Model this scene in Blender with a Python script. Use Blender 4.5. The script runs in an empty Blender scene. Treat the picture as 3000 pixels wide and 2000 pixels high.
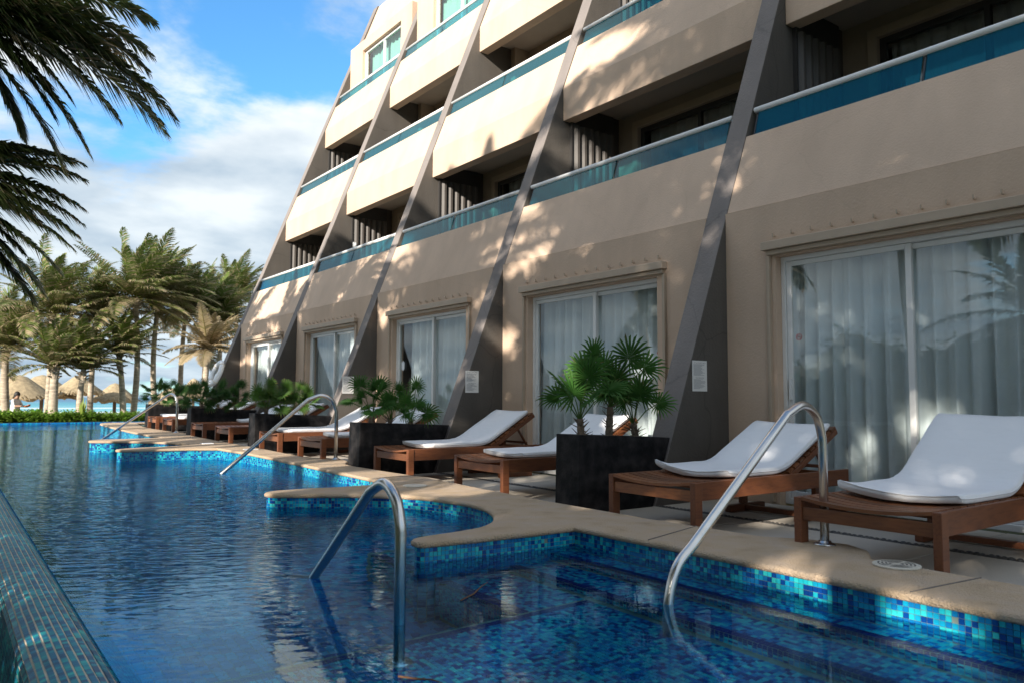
import bpy, bmesh, math, random
from mathutils import Vector, Matrix, noise
random.seed(7)
R = math.radians
scene = bpy.context.scene
col = scene.collection

# ------------------------------------------------------------------ camera
EYE = 0.95
YAW, PITCH, ROLL = R(36.75), R(4.19), R(0.26)
def cam_axes():
    cy, sy, cp, sp = math.cos(YAW), math.sin(YAW), math.cos(PITCH), math.sin(PITCH)
    fw = Vector((sy*cp, cy*cp, sp)); rt = Vector((cy, -sy, 0)); up = rt.cross(fw)
    r2 = rt*math.cos(ROLL) + up*math.sin(ROLL); u2 = -rt*math.sin(ROLL) + up*math.cos(ROLL)
    return r2, u2, fw
r_, u_, f_ = cam_axes()
cam_d = bpy.data.cameras.new('camera'); cam = bpy.data.objects.new('camera', cam_d); col.objects.link(cam)
cam.matrix_world = Matrix(((r_.x, u_.x, -f_.x, 0), (r_.y, u_.y, -f_.y, 0), (r_.z, u_.z, -f_.z, EYE), (0, 0, 0, 1)))
cam_d.sensor_width = 36; cam_d.lens = 27.38; cam_d.clip_start = 0.05; cam_d.clip_end = 9000
cam_d.dof.use_dof = True; cam_d.dof.focus_distance = 7.0; cam_d.dof.aperture_fstop = 3.5
scene.camera = cam

# ------------------------------------------------------------------ sun and sky
SUN = Vector((-1, -0.45, 0.43)).normalized()            # direction towards the sun
SUN_EL = math.asin(SUN.z); SUN_AZ = math.atan2(SUN.x, SUN.y)
sun_d = bpy.data.lights.new('sun', 'SUN'); sun_d.energy = 3.7; sun_d.angle = R(0.53); sun_d.color = (1, 0.925, 0.82)
sun = bpy.data.objects.new('sun', sun_d); col.objects.link(sun)
sun.rotation_euler = SUN.to_track_quat('Z', 'Y').to_euler(); sun.location = (-20, -10, 20)
world = bpy.data.worlds.new('World'); scene.world = world; world.use_nodes = True
wn = world.node_tree.nodes; wl = world.node_tree.links; wn.clear()
def N(t, **k):
    n = wn.new(t)
    for a, b in k.items(): setattr(n, a, b)
    return n
sky = N('ShaderNodeTexSky', sky_type='NISHITA'); sky.sun_disc = False
sky.sun_elevation = SUN_EL; sky.sun_rotation = SUN_AZ; sky.ozone_density = 2.6; sky.dust_density = 0.3; sky.air_density = 1.0
def wmath(op, a, b=None):
    n = N('ShaderNodeMath', operation=op)
    for i, v in enumerate((a, b)):
        if v is None: continue
        if isinstance(v, (int, float)): n.inputs[i].default_value = v
        else: wl.new(v, n.inputs[i])
    return n.outputs[0]
tc = N('ShaderNodeTexCoord'); sep = N('ShaderNodeSeparateXYZ'); wl.new(tc.outputs['Generated'], sep.inputs[0])
den = wmath('ADD', wmath('MAXIMUM', sep.outputs[2], 0.0), 0.16)
comb = N('ShaderNodeCombineXYZ'); wl.new(wmath('DIVIDE', sep.outputs[0], den), comb.inputs[0]); wl.new(wmath('DIVIDE', sep.outputs[1], den), comb.inputs[1])
CLOUD_OFF = (7.7, 1.3, 0.0)
mp = N('ShaderNodeMapping'); mp.inputs['Location'].default_value = CLOUD_OFF; wl.new(comb.outputs[0], mp.inputs[0])
nz = N('ShaderNodeTexNoise'); nz.inputs['Scale'].default_value = 0.95; nz.inputs['Detail'].default_value = 10; nz.inputs['Roughness'].default_value = 0.58; nz.inputs['Distortion'].default_value = 0.15
wl.new(mp.outputs[0], nz.inputs['Vector'])
rp = N('ShaderNodeValToRGB'); rp.color_ramp.elements[0].position = 0.385; rp.color_ramp.elements[1].position = 0.51; rp.color_ramp.interpolation = 'EASE'
lowb = N('ShaderNodeMapRange'); lowb.inputs['From Min'].default_value = 0.42; lowb.inputs['From Max'].default_value = 0.02; lowb.inputs['To Min'].default_value = 0.0; lowb.inputs['To Max'].default_value = 0.11
wl.new(sep.outputs[2], lowb.inputs['Value'])        # the cloud layer closes up towards the horizon
wl.new(wmath('ADD', nz.outputs['Fac'], lowb.outputs[0]), rp.inputs[0])
nz2 = N('ShaderNodeTexNoise'); nz2.inputs['Scale'].default_value = 2.1; nz2.inputs['Detail'].default_value = 6; wl.new(mp.outputs[0], nz2.inputs['Vector'])
rp2 = N('ShaderNodeValToRGB'); rp2.color_ramp.elements[0].position = 0.34; rp2.color_ramp.elements[1].position = 0.64
rp2.color_ramp.elements[0].color = (1.55, 1.9, 2.25, 1); rp2.color_ramp.elements[1].color = (3.4, 3.42, 3.38, 1)
wl.new(nz2.outputs['Fac'], rp2.inputs[0])
lowc = N('ShaderNodeMapRange'); lowc.inputs['From Min'].default_value = 0.0; lowc.inputs['From Max'].default_value = 0.55; wl.new(sep.outputs[2], lowc.inputs['Value'])
ccol = N('ShaderNodeMix', data_type='RGBA'); wl.new(lowc.outputs[0], ccol.inputs['Factor']); ccol.inputs['A'].default_value = (0.62, 0.72, 0.80, 1); ccol.inputs['B'].default_value = (1.0, 1.0, 1.0, 1)
cmul = N('ShaderNodeMix', data_type='RGBA', blend_type='MULTIPLY'); cmul.inputs['Factor'].default_value = 1.0; wl.new(rp2.outputs[0], cmul.inputs['A']); wl.new(ccol.outputs['Result'], cmul.inputs['B'])
mix = N('ShaderNodeMix', data_type='RGBA'); wl.new(rp.outputs[0], mix.inputs['Factor']); tnt = N('ShaderNodeMix', data_type='RGBA', blend_type='MULTIPLY'); tnt.inputs['Factor'].default_value = 1.0; tnt.inputs['B'].default_value = (0.38, 0.68, 0.82, 1); wl.new(sky.outputs[0], tnt.inputs['A']); wl.new(tnt.outputs['Result'], mix.inputs['A']); wl.new(cmul.outputs['Result'], mix.inputs['B'])
bg = N('ShaderNodeBackground'); bg.inputs['Strength'].default_value = 0.15; wl.new(mix.outputs['Result'], bg.inputs['Color'])
wo = N('ShaderNodeOutputWorld'); wl.new(bg.outputs[0], wo.inputs[0])

scene.view_settings.view_transform = 'Standard'; scene.view_settings.look = 'None'
scene.view_settings.exposure = 1.28; scene.view_settings.gamma = 1.0; scene.view_settings.use_curve_mapping = False
cy = scene.cycles
cy.max_bounces = 9; cy.diffuse_bounces = 4; cy.glossy_bounces = 5; cy.transmission_bounces = 7; cy.transparent_max_bounces = 20
cy.sample_clamp_indirect = 4.0; cy.blur_glossy = 0.6; cy.use_denoising = True
cy.caustics_reflective = True; cy.caustics_refractive = True

# ------------------------------------------------------------------ materials
MATS = {}
def mat(name, color=(0.5, 0.5, 0.5), rough=0.6, metal=0.0, var=0.0, vscale=3.0, bump=0.0, bscale=60.0, spec=0.5, attr=None,
        translucent=0.0, stretch=None, tint2=None, objrand=0.0, coat=0.0, detail=5.0, streak=0.0, crack=0.0):
    m = bpy.data.materials.new(name); m.use_nodes = True; nt = m.node_tree; n = nt.nodes; l = nt.links
    b = n['Principled BSDF']; out = n['Material Output']
    b.inputs['Roughness'].default_value = rough; b.inputs['Metallic'].default_value = metal; b.inputs['Specular IOR Level'].default_value = spec
    if coat: b.inputs['Coat Weight'].default_value = coat
    tcn = n.new('ShaderNodeTexCoord'); vec = tcn.outputs['Object']
    if stretch:
        mpn = n.new('ShaderNodeMapping'); mpn.inputs['Scale'].default_value = stretch; l.new(vec, mpn.inputs[0]); vec = mpn.outputs[0]
    if attr:
        a = n.new('ShaderNodeAttribute'); a.attribute_name = attr; src = a.outputs['Color']
    else:
        rgb = n.new('ShaderNodeRGB'); rgb.outputs[0].default_value = (*color, 1); src = rgb.outputs[0]
    if var or tint2:
        nn = n.new('ShaderNodeTexNoise'); nn.inputs['Scale'].default_value = vscale; nn.inputs['Detail'].default_value = detail; l.new(vec, nn.inputs['Vector'])
        if tint2:
            mx = n.new('ShaderNodeMix'); mx.data_type = 'RGBA'; r = n.new('ShaderNodeValToRGB')
            r.color_ramp.elements[0].position = 0.38; r.color_ramp.elements[1].position = 0.66
            l.new(nn.outputs['Fac'], r.inputs[0]); l.new(r.outputs[0], mx.inputs['Factor']); l.new(src, mx.inputs['A']); mx.inputs['B'].default_value = (*tint2, 1); src = mx.outputs['Result']
        if var:
            mr = n.new('ShaderNodeMapRange'); mr.inputs['From Min'].default_value = 0.25; mr.inputs['From Max'].default_value = 0.75
            mr.inputs['To Min'].default_value = 1-var; mr.inputs['To Max'].default_value = 1+var; l.new(nn.outputs['Fac'], mr.inputs['Value'])
            hv = n.new('ShaderNodeHueSaturation'); l.new(src, hv.inputs['Color']); l.new(mr.outputs[0], hv.inputs['Value']); src = hv.outputs[0]
    if streak:                                      # rain streaks and patchy wear on rendered walls
        sm = n.new('ShaderNodeMapping'); sm.inputs['Scale'].default_value = (1.5, 1.5, 0.28); l.new(tcn.outputs['Object'], sm.inputs[0])
        sn = n.new('ShaderNodeTexNoise'); sn.inputs['Scale'].default_value = 1.6; sn.inputs['Detail'].default_value = 7; sn.inputs['Roughness'].default_value = 0.62; l.new(sm.outputs[0], sn.inputs['Vector'])
        sr = n.new('ShaderNodeMapRange'); sr.inputs['From Min'].default_value = 0.35; sr.inputs['From Max'].default_value = 0.62; sr.inputs['To Min'].default_value = 1-streak; sr.inputs['To Max'].default_value = 1.0; l.new(sn.outputs['Fac'], sr.inputs['Value'])
        hs = n.new('ShaderNodeHueSaturation'); l.new(src, hs.inputs['Color']); l.new(sr.outputs[0], hs.inputs['Value']); src = hs.outputs[0]
    if crack:                                       # sparse hairline cracks
        cn = n.new('ShaderNodeTexNoise'); cn.inputs['Scale'].default_value = 2.2; cn.inputs['Detail'].default_value = 6; l.new(tcn.outputs['Object'], cn.inputs['Vector'])
        va = n.new('ShaderNodeMix'); va.data_type = 'RGBA'; va.inputs['Factor'].default_value = 0.28; l.new(tcn.outputs['Object'], va.inputs['A']); l.new(cn.outputs['Color'], va.inputs['B'])
        vo_ = n.new('ShaderNodeTexVoronoi'); vo_.feature = 'DISTANCE_TO_EDGE'; vo_.inputs['Scale'].default_value = 0.75; l.new(va.outputs['Result'], vo_.inputs['Vector'])
        cr_ = n.new('ShaderNodeMapRange'); cr_.inputs['From Min'].default_value = 0.0; cr_.inputs['From Max'].default_value = 0.006; cr_.inputs['To Min'].default_value = 1-crack; cr_.inputs['To Max'].default_value = 1.0; l.new(vo_.outputs['Distance'], cr_.inputs['Value'])
        hc = n.new('ShaderNodeHueSaturation'); l.new(src, hc.inputs['Color']); l.new(cr_.outputs[0], hc.inputs['Value']); src = hc.outputs[0]
    if objrand:
        oi = n.new('ShaderNodeObjectInfo'); mr = n.new('ShaderNodeMapRange'); mr.inputs['To Min'].default_value = 1-objrand; mr.inputs['To Max'].default_value = 1+objrand
        l.new(oi.outputs['Random'], mr.inputs['Value']); hv = n.new('ShaderNodeHueSaturation'); l.new(src, hv.inputs['Color']); l.new(mr.outputs[0], hv.inputs['Value']); src = hv.outputs[0]
    l.new(src, b.inputs['Base Color'])
    if bump:
        bn = n.new('ShaderNodeTexNoise'); bn.inputs['Scale'].default_value = bscale; bn.inputs['Detail'].default_value = 6; l.new(vec, bn.inputs['Vector'])
        bp = n.new('ShaderNodeBump'); bp.inputs['Strength'].default_value = bump; bp.inputs['Distance'].default_value = 0.02; l.new(bn.outputs['Fac'], bp.inputs['Height']); l.new(bp.outputs[0], b.inputs['Normal'])
    if translucent:
        t = n.new('ShaderNodeBsdfTranslucent'); l.new(src, t.inputs['Color']); ms = n.new('ShaderNodeMixShader'); ms.inputs[0].default_value = translucent
        l.new(b.outputs[0], ms.inputs[1]); l.new(t.outputs[0], ms.inputs[2]); l.new(ms.outputs[0], out.inputs['Surface'])
    MATS[name] = m
    return m
def glass_mat(name, tint, ior=1.5, rough=0.0, film=0.0, film_col=(0,0,0)):
    m = bpy.data.materials.new(name); m.use_nodes = True; nt = m.node_tree; n = nt.nodes; l = nt.links; n.remove(n['Principled BSDF'])
    tr = n.new('ShaderNodeBsdfTransparent'); tr.inputs[0].default_value = (*tint, 1)
    gl = n.new('ShaderNodeBsdfGlossy'); gl.inputs['Roughness'].default_value = rough
    # Schlick Fresnel, the same for both faces of the pane
    lw = n.new('ShaderNodeLayerWeight'); lw.inputs[0].default_value = 0.5; f0 = ((ior-1)/(ior+1))**2
    pw = n.new('ShaderNodeMath'); pw.operation = 'POWER'; l.new(lw.outputs['Facing'], pw.inputs[0]); pw.inputs[1].default_value = 5
    ma = n.new('ShaderNodeMath'); ma.operation = 'MULTIPLY_ADD'; l.new(pw.outputs[0], ma.inputs[0]); ma.inputs[1].default_value = 1-f0; ma.inputs[2].default_value = f0
    body = tr.outputs[0]
    if film:
        df = n.new('ShaderNodeBsdfDiffuse'); df.inputs[0].default_value = (*film_col, 1); mf = n.new('ShaderNodeMixShader'); mf.inputs[0].default_value = film; l.new(tr.outputs[0], mf.inputs[1]); l.new(df.outputs[0], mf.inputs[2]); body = mf.outputs[0]
    ms = n.new('ShaderNodeMixShader'); l.new(ma.outputs[0], ms.inputs[0]); l.new(body, ms.inputs[1]); l.new(gl.outputs[0], ms.inputs[2]); l.new(ms.outputs[0], n['Material Output'].inputs['Surface'])
    MATS[name] = m
    return m

mat('cream_paint', (0.65, 0.478, 0.352), 0.88, var=0.07, vscale=1.3, bump=0.22, bscale=55, streak=0.09, crack=0.05, spec=0.15)
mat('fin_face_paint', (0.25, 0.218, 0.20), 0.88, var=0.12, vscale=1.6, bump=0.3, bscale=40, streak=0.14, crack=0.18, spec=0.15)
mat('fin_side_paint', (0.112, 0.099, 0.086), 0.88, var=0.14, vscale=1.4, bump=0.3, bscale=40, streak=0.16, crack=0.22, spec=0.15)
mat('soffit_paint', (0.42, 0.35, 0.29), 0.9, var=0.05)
mat('recess_shade', (0.38, 0.29, 0.215), 0.9, var=0.06)  # balcony recess walls, their shade put into a darker colour
mat('white_metal', (0.78, 0.77, 0.74), 0.35)
mat('trim_paint', (0.48, 0.37, 0.27), 0.6, var=0.06, vscale=6)
mat('dark_frame', (0.045, 0.042, 0.04), 0.45)
mat('slat_paint', (0.10, 0.088, 0.078), 0.6, var=0.1)
mat('dark_room', (0.07, 0.065, 0.06), 0.9)
mat('curtain_cloth', (0.77, 0.81, 0.81), 0.9, translucent=0.12, var=0.03, vscale=9)
mat('curtain_grey', (0.62, 0.60, 0.57), 0.9, translucent=0.3)
mat('curtain_teal', (0.35, 0.72, 0.62), 0.9, translucent=0.35)
mat('coping_stone', (0.58, 0.42, 0.265), 0.9, var=0.34, vscale=6.0, bump=0.9, bscale=90, tint2=(0.42, 0.32, 0.23), detail=12)
mat('deck_stone', (0.50, 0.44, 0.36), 0.9, var=0.10, vscale=2.5, bump=0.35, bscale=80, tint2=(0.42, 0.37, 0.31), objrand=0.08)
mat('joint_dark', (0.16, 0.14, 0.12), 0.95)
mat('pebble', (0.06, 0.055, 0.05), 0.5, objrand=0.2, var=0.5, vscale=30)
mat('grout', (0.16, 0.22, 0.20), 0.9, var=0.2, vscale=20)
mat('grout_light', (0.66, 0.54, 0.40), 0.95, var=0.2, vscale=14)
TILE = [(0.003, 0.054, 0.25), (0.005, 0.17, 0.42), (0.007, 0.31, 0.50), (0.016, 0.44, 0.53), (0.035, 0.53, 0.54)]
TW = [0.22, 0.26, 0.25, 0.18, 0.09]
NAVY = (0.006, 0.012, 0.16)
for i, c in enumerate(TILE): mat('tile_%d' % i, c, 0.18, var=0.12, vscale=30, spec=0.6)
mat('tile_mix', rough=0.2, attr='Col', spec=0.6)
ETILE = [(0.003, 0.075, 0.16), (0.004, 0.14, 0.24), (0.006, 0.23, 0.29), (0.012, 0.31, 0.32), (0.02, 0.40, 0.38)]
for i, c in enumerate(ETILE): mat('edge_tile_%d' % i, c, 0.45, var=0.2, vscale=24, spec=0.22)
mat('edge_tile_mix', rough=0.45, attr='Col', spec=0.22)
mat('wood', (0.20, 0.070, 0.028), 0.45, var=0.30, vscale=5, bump=0.12, bscale=40, stretch=(2.0, 14, 14), tint2=(0.10, 0.034, 0.016), objrand=0.3, spec=0.45)
mat('wood_cross', (0.25, 0.095, 0.036), 0.42, var=0.30, vscale=5, bump=0.12, bscale=40, stretch=(14, 2.0, 14), tint2=(0.13, 0.046, 0.020), objrand=0.35, spec=0.45)
mat('cushion_cloth', (0.82, 0.81, 0.81), 0.95, var=0.02, bump=0.45, bscale=14, stretch=(1.0, 0.45, 1.0))
mat('planter_black', (0.007, 0.007, 0.008), 0.6, var=0.35, vscale=9, bump=0.2, bscale=50, tint2=(0.022, 0.020, 0.020), spec=0.15)
mat('soil', (0.06, 0.045, 0.03), 0.95, bump=0.6, bscale=60)
mat('steel', (0.60, 0.585, 0.56), 0.27, metal=1.0, var=0.08, vscale=12)
mat('leaf', rough=0.55, attr='Col', translucent=0.40, objrand=0.22, spec=0.25)
mat('palm_trunk', (0.42, 0.345, 0.26), 0.9, var=0.45, vscale=3.0, bump=0.5, bscale=40, stretch=(1.2, 1.2, 7.0))
mat('fan_trunk', (0.16, 0.12, 0.085), 0.95, var=0.4, vscale=30, bump=0.8, bscale=60)
mat('thatch', (0.36, 0.28, 0.17), 0.95, var=0.35, vscale=8, bump=0.8, bscale=30, stretch=(1, 1, 0.35))
mat('pole_wood', (0.16, 0.11, 0.075), 0.9, var=0.2)
mat('plastic_white', (0.78, 0.79, 0.80), 0.4)
mat('plastic_cream', (0.62, 0.57, 0.47), 0.5)
mat('paper', (0.76, 0.74, 0.70), 0.7)
mat('ink', (0.03, 0.03, 0.035), 0.7)
mat('ink_grey', (0.24, 0.24, 0.25), 0.7)
mat('sign_red', (0.55, 0.03, 0.03), 0.5)
mat('skin', (0.42, 0.24, 0.16), 0.6)
mat('shirt', (0.66, 0.64, 0.62), 0.9)
mat('shorts', (0.08, 0.10, 0.16), 0.9)
mat('hair', (0.012, 0.010, 0.009), 0.6)
mat('orange_cloth', (0.60, 0.16, 0.05), 0.8)
mat('sand', (0.52, 0.44, 0.33), 0.95, var=0.12, vscale=0.4, bump=0.3, bscale=6)
mat('grass', (0.06, 0.10, 0.025), 0.95, var=0.35, vscale=2.0, bump=0.5, bscale=40, tint2=(0.10, 0.11, 0.04))
mat('twig', (0.13, 0.065, 0.03), 0.9)
glass_mat('door_glass', (0.96, 0.98, 0.98), 1.68)
glass_mat('teal_glass', (0.24, 0.70, 0.77), 1.5, film=0.22, film_col=(0.0, 0.16, 0.22))

def mat_water():
    m = bpy.data.materials.new('pool_water'); m.use_nodes = True; nt = m.node_tree; n = nt.nodes; l = nt.links; n.remove(n['Principled BSDF'])
    g = n.new('ShaderNodeBsdfGlass'); g.inputs['IOR'].default_value = 1.333; g.inputs['Color'].default_value = (0.52, 0.83, 1.0, 1); g.inputs['Roughness'].default_value = 0.0
    t = n.new('ShaderNodeTexCoord')
    mp1 = n.new('ShaderNodeMapping'); mp0 = n.new('ShaderNodeMapping'); mp0.inputs['Rotation'].default_value = (0, 0, R(30)); l.new(t.outputs['Object'], mp0.inputs[0]); mp1.inputs['Scale'].default_value = (1.0, 2.2, 1); l.new(mp0.outputs[0], mp1.inputs[0])
    n1 = n.new('ShaderNodeTexNoise'); n1.inputs['Scale'].default_value = 7.0; n1.inputs['Detail'].default_value = 2.5; n1.inputs['Roughness'].default_value = 0.45; n1.inputs['Distortion'].default_value = 0.5; l.new(mp1.outputs[0], n1.inputs['Vector'])
    # calmer water close to the near steps, livelier towards the far end
    sx = n.new('ShaderNodeSeparateXYZ'); l.new(t.outputs['Object'], sx.inputs[0])
    a1 = n.new('ShaderNodeMapRange'); a1.inputs['From Min'].default_value = 2.9; a1.inputs['From Max'].default_value = 5.6; a1.inputs['To Min'].default_value = 0.0045; a1.inputs['To Max'].default_value = 0.038; l.new(sx.outputs[1], a1.inputs['Value'])
    ml = n.new('ShaderNodeMath'); ml.operation = 'MULTIPLY'; l.new(n1.outputs['Fac'], ml.inputs[0]); l.new(a1.outputs[0], ml.inputs[1])
    bp = n.new('ShaderNodeBump'); bp.inputs['Strength'].default_value = 1.0; bp.inputs['Distance'].default_value = 0.16; l.new(ml.outputs[0], bp.inputs['Height']); l.new(bp.outputs[0], g.inputs['Normal'])
    l.new(g.outputs[0], n['Material Output'].inputs['Surface']); MATS['pool_water'] = m
mat_water()
def mat_sea():
    m = bpy.data.materials.new('sea_water'); m.use_nodes = True; nt = m.node_tree; n = nt.nodes; l = nt.links; b = n['Principled BSDF']
    t = n.new('ShaderNodeTexCoord'); mp1 = n.new('ShaderNodeMapping'); mp1.inputs['Scale'].default_value = (0.010, 0.05, 1); mp1.inputs['Rotation'].default_value = (0, 0, R(-8)); l.new(t.outputs['Object'], mp1.inputs[0])
    n1 = n.new('ShaderNodeTexNoise'); n1.inputs['Scale'].default_value = 1.0; n1.inputs['Detail'].default_value = 6; n1.inputs['Roughness'].default_value = 0.65; l.new(mp1.outputs[0], n1.inputs['Vector'])
    sx = n.new('ShaderNodeSeparateXYZ'); l.new(t.outputs['Object'], sx.inputs[0])
    near = n.new('ShaderNodeMapRange'); near.inputs['From Min'].default_value = 190; near.inputs['From Max'].default_value = 460; near.inputs['To Min'].default_value = 0.20; near.inputs['To Max'].default_value = -0.06; l.new(sx.outputs[1], near.inputs['Value'])
    ad = n.new('ShaderNodeMath'); ad.operation = 'ADD'; l.new(n1.outputs['Fac'], ad.inputs[0]); l.new(near.outputs[0], ad.inputs[1])
    r = n.new('ShaderNodeValToRGB'); r.color_ramp.elements[0].position = 0.55; r.color_ramp.elements[1].position = 0.63; l.new(ad.outputs[0], r.inputs[0])
    far = n.new('ShaderNodeMapRange'); far.inputs['From Min'].default_value = 150; far.inputs['From Max'].default_value = 900; l.new(sx.outputs[1], far.inputs['Value'])
    cm = n.new('ShaderNodeMix'); cm.data_type = 'RGBA'; l.new(far.outputs[0], cm.inputs['Factor']); cm.inputs['A'].default_value = (0.02, 0.42, 0.46, 1); cm.inputs['B'].default_value = (0.01, 0.14, 0.26, 1)
    mx = n.new('ShaderNodeMix'); mx.data_type = 'RGBA'; l.new(r.outputs[0], mx.inputs['Factor']); l.new(cm.outputs['Result'], mx.inputs['A']); mx.inputs['B'].default_value = (0.82, 0.84, 0.84, 1)
    l.new(mx.outputs['Result'], b.inputs['Base Color']); b.inputs['Roughness'].default_value = 0.35; b.inputs['Specular IOR Level'].default_value = 0.3
    MATS['sea_water'] = m
mat_sea()

# ------------------------------------------------------------------ mesh helpers
class MB:
    def __init__(s): s.v = []; s.f = []; s.mi = []; s.c = []; s.col = (1, 1, 1)
    def face(s, idx, m=0): s.f.append(idx); s.mi.append(m); s.c.append(s.col)
    def add(s, vs, fs, m=0):
        o = len(s.v); s.v += [tuple(v) for v in vs]
        for f in fs: s.face([i+o for i in f], m)
    def box(s, x0, x1, y0, y1, z0, z1, m=0):
        s.add([(x0,y0,z0),(x1,y0,z0),(x1,y1,z0),(x0,y1,z0),(x0,y0,z1),(x1,y0,z1),(x1,y1,z1),(x0,y1,z1)],
              [(0,3,2,1),(4,5,6,7),(0,1,5,4),(1,2,6,5),(2,3,7,6),(3,0,4,7)], m)
    def prism_y(s, poly, y0, y1, m=0):          # polygon in x,z (counter-clockwise seen from -y) swept along y
        k = len(poly)
        s.add([(x,y0,z) for x,z in poly]+[(x,y1,z) for x,z in poly],
              [tuple(range(k)), tuple(range(2*k-1,k-1,-1))]+[(i,i+k,(i+1)%k+k,(i+1)%k) for i in range(k)], m)
    def obox(s, c, ax, ay, az, m=0):            # oriented box, half-axis vectors
        c = Vector(c); V8 = [c+sx*ax+sy*ay+sz*az for sz in(-1,1) for sx,sy in((-1,-1),(1,-1),(1,1),(-1,1))]
        s.add(V8, [(0,3,2,1),(4,5,6,7),(0,1,5,4),(1,2,6,5),(2,3,7,6),(3,0,4,7)], m)
    def tube(s, pts, r, k=10, m=0, cap=True):
        pts = [Vector(p) for p in pts]; n = len(pts); rr = r if isinstance(r, (list, tuple)) else [r]*n
        base = len(s.v); prev = None
        for i, p in enumerate(pts):
            d = (pts[min(i+1,n-1)]-pts[max(i-1,0)]).normalized()
            if prev is None: a = d.orthogonal().normalized()
            else: a = (prev-d*prev.dot(d)).normalized()
            prev = a; b = d.cross(a)
            for j in range(k):
                t = 2*math.pi*j/k; s.v.append(tuple(p+(a*math.cos(t)+b*math.sin(t))*rr[i]))
        for i in range(n-1):
            for j in range(k):
                j2 = (j+1)%k; s.face([base+i*k+j, base+i*k+j2, base+(i+1)*k+j2, base+(i+1)*k+j], m)
        if cap:
            s.face([base+j for j in range(k-1,-1,-1)], m); s.face([base+(n-1)*k+j for j in range(k)], m)
    def lathe(s, prof, k=20, m=0, c=(0,0,0)):   # profile of (r, z)
        base = len(s.v)
        for r, z in prof:
            for j in range(k):
                t = 2*math.pi*j/k; s.v.append((c[0]+r*math.cos(t), c[1]+r*math.sin(t), c[2]+z))
        for i in range(len(prof)-1):
            for j in range(k):
                j2 = (j+1)%k; s.face([base+i*k+j, base+i*k+j2, base+(i+1)*k+j2, base+(i+1)*k+j], m)
        s.face([base+j for j in range(k-1,-1,-1)], m); s.face([base+(len(prof)-1)*k+j for j in range(k)], m)
    def mesh(s, name, mats, smooth=False, colors=False):
        me = bpy.data.meshes.new(name); me.from_pydata(s.v, [], s.f)
        for mm in (mats if isinstance(mats, (list, tuple)) else [mats]): me.materials.append(MATS[mm])
        if any(s.mi): me.polygons.foreach_set('material_index', s.mi)
        if smooth: me.polygons.foreach_set('use_smooth', [True]*len(s.f))
        if colors:
            ca = me.color_attributes.new('Col', 'FLOAT_COLOR', 'CORNER'); buf = []
            for f, c in zip(s.f, s.c):
                cc = c if isinstance(c[0], (tuple, list)) else [c]*len(f)
                for k in range(len(f)): buf += [cc[k][0], cc[k][1], cc[k][2], 1.0]
            ca.data.foreach_set('color', buf)
        me.update(); return me
    def build(s, name, mats, parent=None, loc=(0,0,0), smooth=False, colors=False, bevel=0.0):
        o = bpy.data.objects.new(name, s.mesh(name, mats, smooth, colors)); col.objects.link(o); o.location = loc; o.parent = parent
        if bevel:
            b = o.modifiers.new('bevel', 'BEVEL'); b.width = bevel; b.segments = 2; b.limit_method = 'ANGLE'
        return o
def inst(name, me, parent=None, loc=(0,0,0), rot=(0,0,0)):
    o = bpy.data.objects.new(name, me); col.objects.link(o); o.parent = parent; o.location = loc; o.rotation_euler = rot; return o
def tag(o, label, cat, group=None):
    o['label'] = label; o['category'] = cat
    if group: o['group'] = group
    return o
def thing(name, label, cat, loc=(0,0,0), rz=0, group=None):
    o = bpy.data.objects.new(name, None); col.objects.link(o); o.location = loc; o.rotation_euler = (0,0,rz); o.empty_display_size = 0.2
    return tag(o, label, cat, group)
def structure(o): o['kind'] = 'structure'; return o
def stuff(o, label=None, cat=None):
    o['kind'] = 'stuff'
    if label: o['label'] = label
    if cat: o['category'] = cat
    return o
def bez(pts, n=24):                              # smooth curve through points (Catmull-Rom)
    P = [Vector(p) for p in pts]; P = [2*P[0]-P[1]]+P+[2*P[-1]-P[-2]]; out = []
    for i in range(1, len(P)-2):
        for k in range(n):
            t = k/n; a, b, c, d = P[i-1], P[i], P[i+1], P[i+2]
            out.append(0.5*((2*b)+(c-a)*t+(2*a-5*b+4*c-d)*t*t+(3*b-a-3*c+d)*t**3))
    out.append(P[-2]); return out
def lerp(a, b, t): return tuple(x+(y-x)*t for x, y in zip(a, b))

FINY = [4.877+3.775*i for i in range(-1, 5)]     # near faces of the sloping fins
FT = 0.255
def finx(z): return 5.213+0.385*z
def zdeck(y): return max(0.0, (y-8.5)*0.0115)
def zcop(y): return 0.125+zdeck(y)

# ================================================================== SETTING
# ---- ground, beach, sea
m = MB()
xs = [-160, -60, -20, -8, -2.2, -0.9, 0.2, 4, 9, 20, 60, 160, 400]; ys = [-90, -30, -8, 0, 8, 16, 24, 31.6, 33, 36, 40, 46, 56, 70, 90, 130, 4000]
def zg(x, y):
    if y < 33: return -1.6 if -0.95 < x < 14 else -0.12
    for (a, za), (b, zb) in zip([(33,-.15),(40,-.75),(46,-1.05),(70,-1.6),(90,-3.4),(130,-6.0)], [(40,-.75),(46,-1.05),(70,-1.6),(90,-3.4),(130,-6.0),(4001,-9)]):
        if y <= b: return za+(zb-za)*(y-a)/(b-a)
base = 0
for y in ys:
    for x in xs: m.v.append((x, y, zg(x, y)))
W = len(xs)
for j in range(len(ys)-1):
    for i in range(W-1): m.face([j*W+i, j*W+i+1, (j+1)*W+i+1, (j+1)*W+i], 0 if ys[j] < 33 else 1)
structure(m.build('ground', ['grass', 'sand']))
m = MB(); m.add([(-3000,86,-3.2),(4000,86,-3.2),(4000,7000,-3.2),(-3000,7000,-3.2)], [(0,1,2,3)])
structure(m.build('sea', 'sea_water'))

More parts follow.
